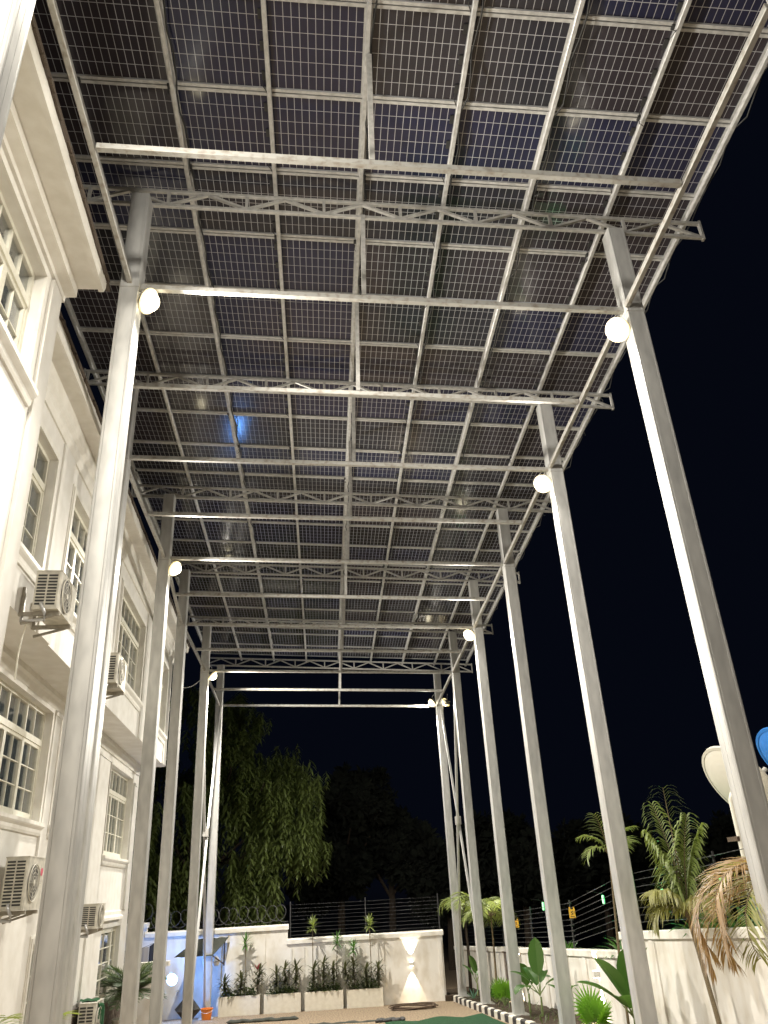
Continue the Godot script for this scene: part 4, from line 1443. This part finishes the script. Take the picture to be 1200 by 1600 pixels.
# ------------------------------------------------------------------ plants of the side bed and other palms
func build_bed_plants() -> void:
	var lv: MB
	var sm: MB
	# feathery palm by the near part of the side wall
	var b := W(4.92, gnd(-11.1) + 0.1, -11.1)
	var t := thing("palm", "feathery olive palm with a slanting stem before the higher side wall", "palm tree", b)
	lv = MB.new()
	sm = MB.new()
	var fol := MB.new()
	var top := W(4.88, -0.62, -11.4) - b
	sm.tube([Vector3(0.0, -0.1, 0), Vector3(-0.0, 0.6, -0.15), top], [0.035, 0.03, 0.026], 8)
	var rot := [[2.0, 1.53, 1.70, 0.25], [1.2, 1.47, 1.35, 0.35], [4.4, 1.50, 1.55, 0.3], [3.4, 1.48, 1.2, 0.5], [0.3, 1.45, 1.25, 0.5], [5.0, 1.40, 1.0, 0.9], [2.9, 1.30, 0.75, 1.8], [1.2, 1.25, 0.7, 2.2], [4.3, 1.25, 0.7, 2.4], [0.0, 1.2, 0.6, 2.5], [3.3, 1.1, 0.6, 2.7]]
	for i in rot.size():
		var q = rot[i]
		frond(lv if i < 6 else fol, sm, top, q[0], q[1], q[2], q[3], 0.40, 34, 0.034, 2.4)
	put("stem", sm.done(), M.stem, t)
	put("fronds", lv.done(), M.leaf_palm, t)
	put("lower_fronds", fol.done(), M.leaf_olive, t)
	# nearer palm whose drooping brown fronds enter at the edge
	b = W(5.0, gnd(-8.6) + 0.1, -8.6)
	t = thing("palm", "near palm with drooping reddish brown and green fronds", "palm tree", b)
	lv = MB.new()
	sm = MB.new()
	fol = MB.new()
	top = W(4.95, -0.25, -8.5) - b
	sm.tube([Vector3(0, -0.1, 0), Vector3(0.02, 0.9, 0.03), top], [0.05, 0.045, 0.035], 8)
	frond(fol, sm, top, PI + 0.35, 0.75, 1.75, 3.0, 0.42, 62, 0.016, 0.9)
	frond(fol, sm, top, PI + 0.05, 0.6, 1.55, 2.8, 0.42, 62, 0.016, 0.9)
	frond(lv, sm, top, PI - 0.35, 0.65, 1.5, 2.9, 0.42, 62, 0.016, 0.9)
	frond(lv, sm, top, PI + 0.9, 0.9, 1.3, 2.4, 0.40, 44, 0.015, 0.9)
	frond(fol, sm, top, 1.9, 0.8, 1.4, 2.6, 0.40, 44, 0.015, 0.9)
	frond(fol, sm, top, PI + 0.55, 0.35, 1.6, 2.2, 0.40, 56, 0.016, 0.9)
	frond(fol, sm, top, PI - 0.1, 0.9, 1.7, 3.2, 0.40, 60, 0.016, 0.9)
	frond(lv, sm, top, 0.2, 1.0, 1.5, 2.0, 0.40, 44, 0.015, 0.9)
	put("stem", sm.done(), M.stem, t)
	put("fronds", lv.done(), M.leaf_olive, t)
	put("brown_fronds", fol.done(), M.leaf_brown, t)
	# slim palm with a thin stem beside the second column
	b = W(4.92, gnd(-14.7) + 0.1, -14.7)
	t = thing("palm", "slim palm with a very thin tall stem beside the second open side column", "palm tree", b)
	lv = MB.new()
	sm = MB.new()
	top = W(4.88, 0.30, -14.15) - b
	sm.tube([Vector3(0, -0.1, 0), Vector3(-0.03, 1.2, 0.2), top], [0.024, 0.022, 0.016], 7)
	for q in [[2.3, 1.3, 0.75, 0.6], [3.6, 1.2, 0.62, 1.5], [0.1, 1.2, 0.70, 1.2], [5.6, 0.9, 0.6, 1.7], [3.0, 0.9, 0.55, 2.4], [1.0, 1.0, 0.6, 1.6]]:
		frond(lv, sm, top, q[0], q[1], q[2], q[3], 0.30, 14, 0.03, 1.3)
	plant_parts(t, lv, M.leaf_palm, sm, M.stem)
	# palms near the far end of the bed
	var pal := [[4.75, -29.4, 4.75, -0.75, -29.4, "bushy drooping palm before the end of the end wall"], [4.72, -26.6, 4.70, -0.75, -26.6, "palm whose crown spreads around the fifth column"], [4.85, -25.4, 4.85, -0.95, -25.2, "slender forked palm between the fourth and fifth columns"]]
	for i in 3:
		var q = pal[i]
		b = W(q[0], gnd(q[1]) + 0.1, q[1])
		t = thing("palm", q[5], "palm tree", b)
		lv = MB.new()
		sm = MB.new()
		top = W(q[2], q[3], q[4]) - b
		sm.tube([Vector3(0, -0.1, 0), Vector3(0.03, top.y * 0.5, 0), top], [0.06 if i < 2 else 0.035, 0.05 if i < 2 else 0.03, 0.03 if i < 2 else 0.022], 8)
		for k in 11:
			frond(lv, sm, top, TAU * k / 11 + rng.randf() * 0.4, rng.randf_range(0.5, 1.3), rng.randf_range(0.85, 1.2), rng.randf_range(1.6, 2.7), 0.34, 20, 0.03, 0.9)
		plant_parts(t, lv, M.leaf_palm, sm, M.bark if i < 2 else M.stem)
	# broad leaved plants
	var br := [
		[4.60, -19.2, "tall broad leaved plant with one upright paddle leaf", [[1.6, 1.50, 0.35, 0.75, 0.36, 0.15], [3.5, 0.95, 0.25, 0.55, 0.24, 0.8], [2.6, 0.5, 0.3, 0.5, 0.28, 1.2], [0.4, 0.85, 0.2, 0.55, 0.26, 1.3], [5.2, 0.9, 0.25, 0.55, 0.26, 1.0], [4.4, 1.1, 0.2, 0.6, 0.28, 0.9]]],
		[4.62, -27.3, "broad leaved plant between the last two columns", [[2.2, 1.3, 0.2, 0.6, 0.24, 0.4], [0.9, 1.0, 0.2, 0.5, 0.22, 0.8], [3.6, 1.1, 0.2, 0.5, 0.22, 0.7], [5.3, 1.0, 0.2, 0.5, 0.22, 1.0]]],
		[4.66, -20.6, "dark leaved plant behind the fourth column", [[2.0, 1.1, 0.15, 0.7, 0.30, 0.5], [4.4, 0.9, 0.15, 0.6, 0.28, 0.9], [0.8, 0.8, 0.15, 0.6, 0.28, 0.9]]],
		[4.62, -13.5, "broad glossy leaved plant beside the second column's foot", [[2.7, 1.15, 0.25, 0.80, 0.36, 0.5], [3.3, 0.85, 0.2, 0.75, 0.33, 0.7], [1.8, 1.35, 0.3, 0.65, 0.30, 0.3], [0.6, 1.25, 0.35, 0.6, 0.26, 0.3], [5.0, 1.0, 0.2, 0.6, 0.30, 0.8], [2.2, 0.8, 0.15, 0.55, 0.3, 0.7]]],
		[4.70, -17.6, "small young leafy plant at the foot of the third column", [[2.0, 1.2, 0.1, 0.35, 0.14, 0.5], [3.9, 0.9, 0.1, 0.35, 0.14, 0.8], [5.6, 0.9, 0.1, 0.35, 0.14, 0.8], [0.6, 0.9, 0.1, 0.3, 0.13, 0.8]]],
	]
	for q in br:
		b = W(q[0], gnd(q[1]) + 0.12, q[1])
		t = thing("leafy_plant", q[2], "plant", b, "broad leaved plants in the side bed")
		lv = MB.new()
		sm = MB.new()
		sm.tube([Vector3(0, -0.08, 0), Vector3(0.01, 0.36, 0.01)], [0.03, 0.02], 7)
		for l in q[3]:
			broad(lv, sm, Vector3(0, 0.34 + rng.randf() * 0.08, 0), l[0], l[1], l[2], l[3], l[4], l[5])
		plant_parts(t, lv, M.leaf_broad, sm, M.stem_green)
	# fan palms
	var fp := [[4.55, -22.9, 0.42, "bright fan palm beside the fourth column"], [4.45, -14.9, 0.42, "bright fan palm before the lamp on the side wall"], [4.62, -24.4, 0.28, "small dull fan palm at the foot of the fifth column"]]
	for q in fp:
		b = W(q[0], gnd(q[1]) + 0.12, q[1])
		t = thing("fan_palm", q[3], "plant", b, "fan palms in the side bed")
		lv = MB.new()
		sm = MB.new()
		for k in 9:
			fan(lv, sm, Vector3.ZERO, TAU * k / 9.0 + rng.randf() * 0.4, rng.randf_range(0.5, 1.35), q[2] * rng.randf_range(0.55, 0.95), q[2] * rng.randf_range(0.75, 1.0), 20)
		plant_parts(t, lv, M.leaf_bright if q[2] > 0.3 else M.leaf_green, sm, M.stem_green)
	# low tufts and dry litter of the bed
	lv = MB.new()
	for i in 260:
		var z := rng.randf_range(-13.0, -28.0)
		var c := W(rng.randf_range(4.2, 5.15), gnd(z) + 0.12, z)
		var az := rng.randf() * TAU
		lv.blade(c, Vector3(cos(az) * 0.6, rng.randf_range(0.1, 0.9), sin(az) * 0.6), Vector3(-sin(az), 0, cos(az)), rng.randf_range(0.08, 0.24), 0.02, 0.8, 3)
	solo("ground_cover", lv.done(), M.leaf_shrub, "scattered low tufts on the soil of the side bed", "ground cover").set_meta("kind", "stuff")
	var ag := thing("agave", "small pale blue spiky plant at the kerb before the last column", "plant", W(4.3, gnd(-26.2) + 0.12, -26.2))
	lv = MB.new()
	rosette(lv, Vector3.ZERO, 14, 0.34, 0.04, 0.1, 1.2, 0.2)
	put("leaves", lv.done(), leafmat(0.10, 0.20, 0.17), ag)
	# strap leaved plants that top the side wall, lit green
	for q in [[5.62, -16.2, "green lit strap leaved plant at the step of the side wall"], [5.65, -12.7, "green lit strap leaved plant behind the feathery palm"], [5.65, -11.4, "green lit strap leaved plant behind the higher side wall under the dish"], [5.55, -20.0, "small tuft standing on the side wall by the third column"]]:
		var y: float = -1.15 + 0.0535 * (q[1] + 15.94) + (0.30 if q[1] > -15.5 else -0.02)
		t = thing("strap_plant", q[2], "plant", W(q[0], y - 0.25, q[1]), "strap leaved plants along the side wall")
		lv = MB.new()
		for k in 3:
			rosette(lv, Vector3(0, 0, (k - 1) * 0.32), 12, 0.62 if q[1] != -20.0 else 0.42, 0.075, 0.4, 1.35, 1.3)
		put("leaves", lv.done(), M.leaf_green, t)
	# potted date palm by the building and the areca at the near column
	b = W(-4.75, gnd(-22.0), -22.0)
	t = thing("date_palm", "spiky dark palm in a pot before the cream partition wall", "palm tree", b)
	var pot := MB.new()
	pot.lathe(Vector3.ZERO, UP, [[0.001, 0.0], [0.2, 0.0], [0.27, 0.42], [0.29, 0.42], [0.29, 0.46], [0.25, 0.46], [0.24, 0.40], [0.001, 0.40]], 18)
	put("pot", pot.done(), M.planter, t)
	lv = MB.new()
	sm = MB.new()
	sm.tube([Vector3(0, 0.38, 0), Vector3(0.12, 0.95, 0)], [0.09, 0.07], 8)
	for k in 34:
		frond(lv, sm, Vector3(0.12, 0.95, 0), TAU * k / 34 * 3.0 + rng.randf() * 0.3, rng.randf_range(0.0, 1.35), rng.randf_range(0.75, 0.95), rng.randf_range(0.4, 1.2), 0.28, 26, 0.020, 0.1)
	plant_parts(t, lv, M.leaf_date, sm, M.bark)
	b = W(-3.45, gnd(-9.3) + 0.1, -9.3)
	t = thing("areca_palm", "arching green palm at the foot of the broad near column", "palm tree", b)
	lv = MB.new()
	sm = MB.new()
	for k in 12:
		frond(lv, sm, Vector3(rng.randf_range(-0.1, 0.1), 0.15, rng.randf_range(-0.1, 0.1)), TAU * k / 12 + rng.randf() * 0.4, rng.randf_range(1.0, 1.45), rng.randf_range(1.25, 1.65), rng.randf_range(1.2, 2.0), 0.30, 32, 0.026, 0.6)
	plant_parts(t, lv, M.leaf_palm, sm, M.stem_green)

# ------------------------------------------------------------------ dishes and the rest
func dish(at: Vector3, face: Vector3, r: float, called: String, label: String, mt: Material) -> void:
	var t := thing(called, label, "satellite dish", at)
	var f := face.normalized()
	var m := MB.new()
	var prof := []
	for i in 9:
		var a := r * i / 8.0
		prof.append([maxf(a, 0.001), 0.20 * a * a / r])
	m.lathe(Vector3.ZERO, f, prof, 40)
	var back := []
	for i in 9:
		var a := r * (8 - i) / 8.0
		back.append([maxf(a, 0.001), 0.20 * a * a / r - 0.02])
	m.lathe(Vector3.ZERO, f, back, 40)
	put("reflector", m.done(), mt, t)
	var rim := MB.new()
	rim.lathe(Vector3.ZERO, f, [[r - 0.02, 0.20 * r - 0.035], [r + 0.022, 0.20 * r - 0.03], [r + 0.025, 0.20 * r + 0.005], [r, 0.20 * r + 0.015], [r - 0.02, 0.20 * r]], 40)
	put("rim", rim.done(), mt, t)
	var p := MB.new()
	var yb := gnd(at.z) + EYE - at.y
	p.tube([-f * 0.10, -f * 0.16 + UP * -0.05, -f * 0.16 + UP * yb], [0.04, 0.04, 0.04], 10)
	put("mast", p.done(), M.dish, t)
	var arm := MB.new()
	var x := f.cross(UP).normalized()
	var y := x.cross(f).normalized()
	arm.tube([-y * r * 0.9 + f * 0.2 * r, f * r * 0.9 - y * r * 0.15], [0.014, 0.012], 6)
	arm.lathe(f * r * 0.9 - y * r * 0.15, -f, [[0.001, -0.05], [0.04, -0.05], [0.03, 0.05], [0.001, 0.06]], 12)
	put("feed_arm", arm.done(), M.ac, t)

func build_dishes() -> void:
	dish(W(6.02, 1.02, -11.5), Vector3(0.80, 0.55, -0.10), 0.62, "satellite_dish", "large cream satellite dish behind the tallest column", M.dish)
	dish(W(6.82, 1.36, -11.4), Vector3(0.80, 0.55, -0.10), 0.50, "satellite_dish", "blue satellite dish at the edge beside the cream one", M.dish_blue)
	var st := MB.new()
	st.box(W(5.98, 0.36, -11.6), Vector3(0.30, 0.06, 0.30))
	solo("mast_shelf", st.done(), M.wood, "dark wooden block under the cream satellite dish", "wooden block")

func heap(a: Vector3, b: Vector3, r: float, label: String, called: String, mt: Material, cat: String) -> void:
	# a rolled or rumpled length of fabric lying on the ground
	var pts := []
	var rad := []
	for i in 19:
		var t := i / 18.0
		pts.append(a.lerp(b, t) + Vector3(0, 0.02 * sin(i * 1.9), 0.05 * sin(i * 1.1)))
		rad.append(r * (0.9 + 0.1 * sin(i * 0.8) + 0.03 * sin(i * 3.1)) * (0.25 if i == 0 or i == 18 else 1.0))
	var m := MB.new()
	m.tube(pts, rad, 12)
	var gy := a.y - r * 0.8
	solo(called, m.done(), mt, label, cat, "", Transform3D(Basis.from_scale(Vector3(1, 0.5, 1)), Vector3(0, gy * 0.5, 0)))

func build_small_things() -> void:
	# artificial turf sheet on the paving, wavy edge
	var tf := MB.new()
	var N := 24
	for i in N:
		for j in 6:
			var P := func(a: int, b2: int) -> Vector3:
				var s := float(a) / N
				var q := float(b2) / 6
				var x := lerpf(1.4, 3.86, s)
				var z := lerpf(-14.0, -21.9 - 0.55 * s + 0.12 * sin(s * 9.0), q)
				return W(x, gnd(z) + 0.018 + (0.02 * sin(s * 14.0) if b2 == 6 else 0.0), z)
			tf.quad(P.call(i, j), P.call(i + 1, j), P.call(i + 1, j + 1), P.call(i, j + 1))
	solo("turf_mat", tf.done(), M.turf, "green artificial turf mat on the ground beside the striped kerb", "mat")
	heap(W(-2.7, gnd(-25.2) + 0.08, -25.2), W(-0.75, gnd(-25.0) + 0.08, -25.0), 0.11, "long grey roll of fabric on the ground before the planters", "fabric_roll", M.cloth_dark, "fabric roll")
	heap(W(-0.5, gnd(-22.9) + 0.03, -22.9), W(1.45, gnd(-22.6) + 0.05, -22.6), 0.09, "rumpled dark sheet on the ground beside the green mat", "ground_sheet", M.cloth_dark, "ground sheet")
	heap(W(1.2, gnd(-22.3) + 0.08, -22.3), W(1.9, gnd(-22.3) + 0.06, -22.3), 0.11, "black bundle of cloth at the corner of the green mat", "cloth_bundle", M.black, "cloth bundle")
	var co := MB.new()
	for k in 7:
		var pts := []
		var rad := []
		for i in 41:
			var a := TAU * i / 40.0
			pts.append(W(2.5 + (0.55 + 0.025 * k) * cos(a) + 0.05 * sin(3 * a + k), gnd(-26.0) + 0.04 + 0.013 * (k % 4) + 0.02 * sin(2 * a + k), -26.0 + (0.42 + 0.02 * k) * sin(a)))
			rad.append(0.014)
		co.tube(pts, rad, 5)
	solo("cable_coil", co.done(), M.wood, "flat coil of brown hose on the sand under the fanned lamp", "hose coil")
	# orange bucket at the last column's foot
	var bk := thing("bucket", "small orange bucket at the foot of the last building side column", "bucket", W(-3.52, gnd(-27.3), -27.3))
	var bm := MB.new()
	bm.lathe(Vector3.ZERO, UP, [[0.001, 0.005], [0.13, 0.0], [0.175, 0.27], [0.19, 0.275], [0.19, 0.295], [0.165, 0.295], [0.125, 0.02], [0.001, 0.02]], 24)
	put("body", bm.done(), M.orange, bk)
	var bh := MB.new()
	var hp := []
	var hr := []
	for i in 13:
		var a := PI * i / 12.0
		hp.append(Vector3(cos(a) * 0.18, 0.26 - 0.07 * sin(a), 0.10 * sin(a) + 0.1 * sin(a)))
		hr.append(0.005)
	bh.tube(hp, hr, 5)
	put("handle", bh.done(), M.white_cloth, bk)
	# grey awning sheet on struts by the end wall
	var aw := thing("awning", "dark ragged awning sheet propped on the end wall behind the columns", "awning", W(-3.8, -1.5, -28.2))
	var o := -aw.position
	var am := MB.new()
	var A := [W(-4.62, -1.64, -27.6), W(-3.45, -1.66, -27.6), W(-3.05, -1.20, -28.5), W(-4.05, -1.22, -28.5)]
	for i in 10:
		for j in 5:
			var P := func(a: int, b2: int) -> Vector3:
				var s := a / 10.0
				var q := b2 / 5.0
				return o + A[0].lerp(A[1], s).lerp(A[3].lerp(A[2], s), q) + UP * (-0.05 * sin(PI * s) * sin(PI * q) + 0.01 * sin(a * 2.1 + b2))
			am.quad(P.call(i, j), P.call(i + 1, j), P.call(i + 1, j + 1), P.call(i, j + 1))
	put("sheet", am.done(), M.cloth_dark, aw)
	var ap := MB.new()
	ap.bar(o + W(-3.2, -1.25, -28.5), o + W(-3.2, -2.0, -28.5), 0.04, 0.04, BX)
	ap.bar(o + W(-3.2, -1.95, -28.5), o + W(-3.45, -1.66, -27.65), 0.03, 0.03)
	put("strut", ap.done(), M.wood, aw)
	var rag := MB.new()
	rag.lathe(W(-3.42, -1.86, -28.2), UP, [[0.001, -0.12], [0.10, -0.10], [0.14, 0.0], [0.09, 0.10], [0.03, 0.16], [0.001, 0.17]], 9)
	solo("rag", rag.done(), M.white_cloth, "white crumpled rag hanging below the awning", "rag")
	# washing line with two cloths over the partition
	var line := MB.new()
	line.tube([W(-5.9, -1.30, -25.4), W(-5.2, -1.24, -25.6), W(-4.55, -1.02, -25.9)], [0.006, 0.006, 0.006], 5)
	solo("washing_line", line.done(), M.wire, "thin washing line above the cream partition wall", "washing line")
	for q in [[-4.98, -4.60, -1.20, -0.96, -1.66, "dark navy cloth hanging on the washing line", M.navy], [-5.75, -5.05, -1.30, -1.22, -1.72, "grey cloth hanging on the washing line beside the navy one", M.grey_cloth]]:
		var m := MB.new()
		for i in 12:
			for j in 5:
				var P := func(a: int, b2: int) -> Vector3:
					var s := a / 12.0
					var f := b2 / 5.0
					return W(lerpf(q[0], q[1], s), lerpf(lerpf(q[2], q[3], s), q[4], f), lerpf(-25.55, -25.85, s) + 0.03 * sin(a * 1.4) * (0.4 + f))
				m.quad(P.call(i, j), P.call(i + 1, j), P.call(i + 1, j + 1), P.call(i, j + 1))
		solo("hanging_cloth", m.done(), q[6], q[5], "cloth")
	# dark faceted cover standing behind the fifth column
	var dk := MB.new()
	var c := W(-3.82, gnd(-25.6), -25.6)
	var ring := []
	for i in 8:
		var a := TAU * i / 8.0
		ring.append(Vector3(cos(a) * 0.36, 0.36 + 0.03 * sin(i * 2.0), sin(a) * 0.30))
	for i in 8:
		dk.tri(c + UP * 0.78, c + ring[(i + 1) % 8], c + ring[i])
		dk.tri(c, c + ring[i], c + ring[(i + 1) % 8])
	solo("folded_cover", dk.done(), M.black, "dark folded cover standing behind the fifth building side column", "cover")
	# white cable from the building's corner to the column lamp
	var wc := MB.new()
	var pts := []
	var rr := []
	for i in 13:
		var s := i / 12.0
		pts.append(W(lerpf(-4.3, -3.6, s), lerpf(5.72, 6.02, s) - 0.14 * sin(PI * s), lerpf(-23.6, -23.75, s)))
		rr.append(0.012)
	wc.tube(pts, rr, 6)
	solo("cable", wc.done(), M.cable_white, "white cable slung from the building corner to the fifth column", "cable")
	# tap on the blue lit wall
	var tp := MB.new()
	tp.tube([W(-4.6, -2.65, -28.6), W(-4.6, -2.65, -28.45), W(-4.6, -2.72, -28.42)], [0.02, 0.02, 0.018], 8)
	tp.tube([W(-4.66, -2.60, -28.5), W(-4.54, -2.60, -28.5)], [0.012, 0.012], 6)
	solo("tap", tp.done(), M.pipe, "small tap on the blue lit end wall", "tap")
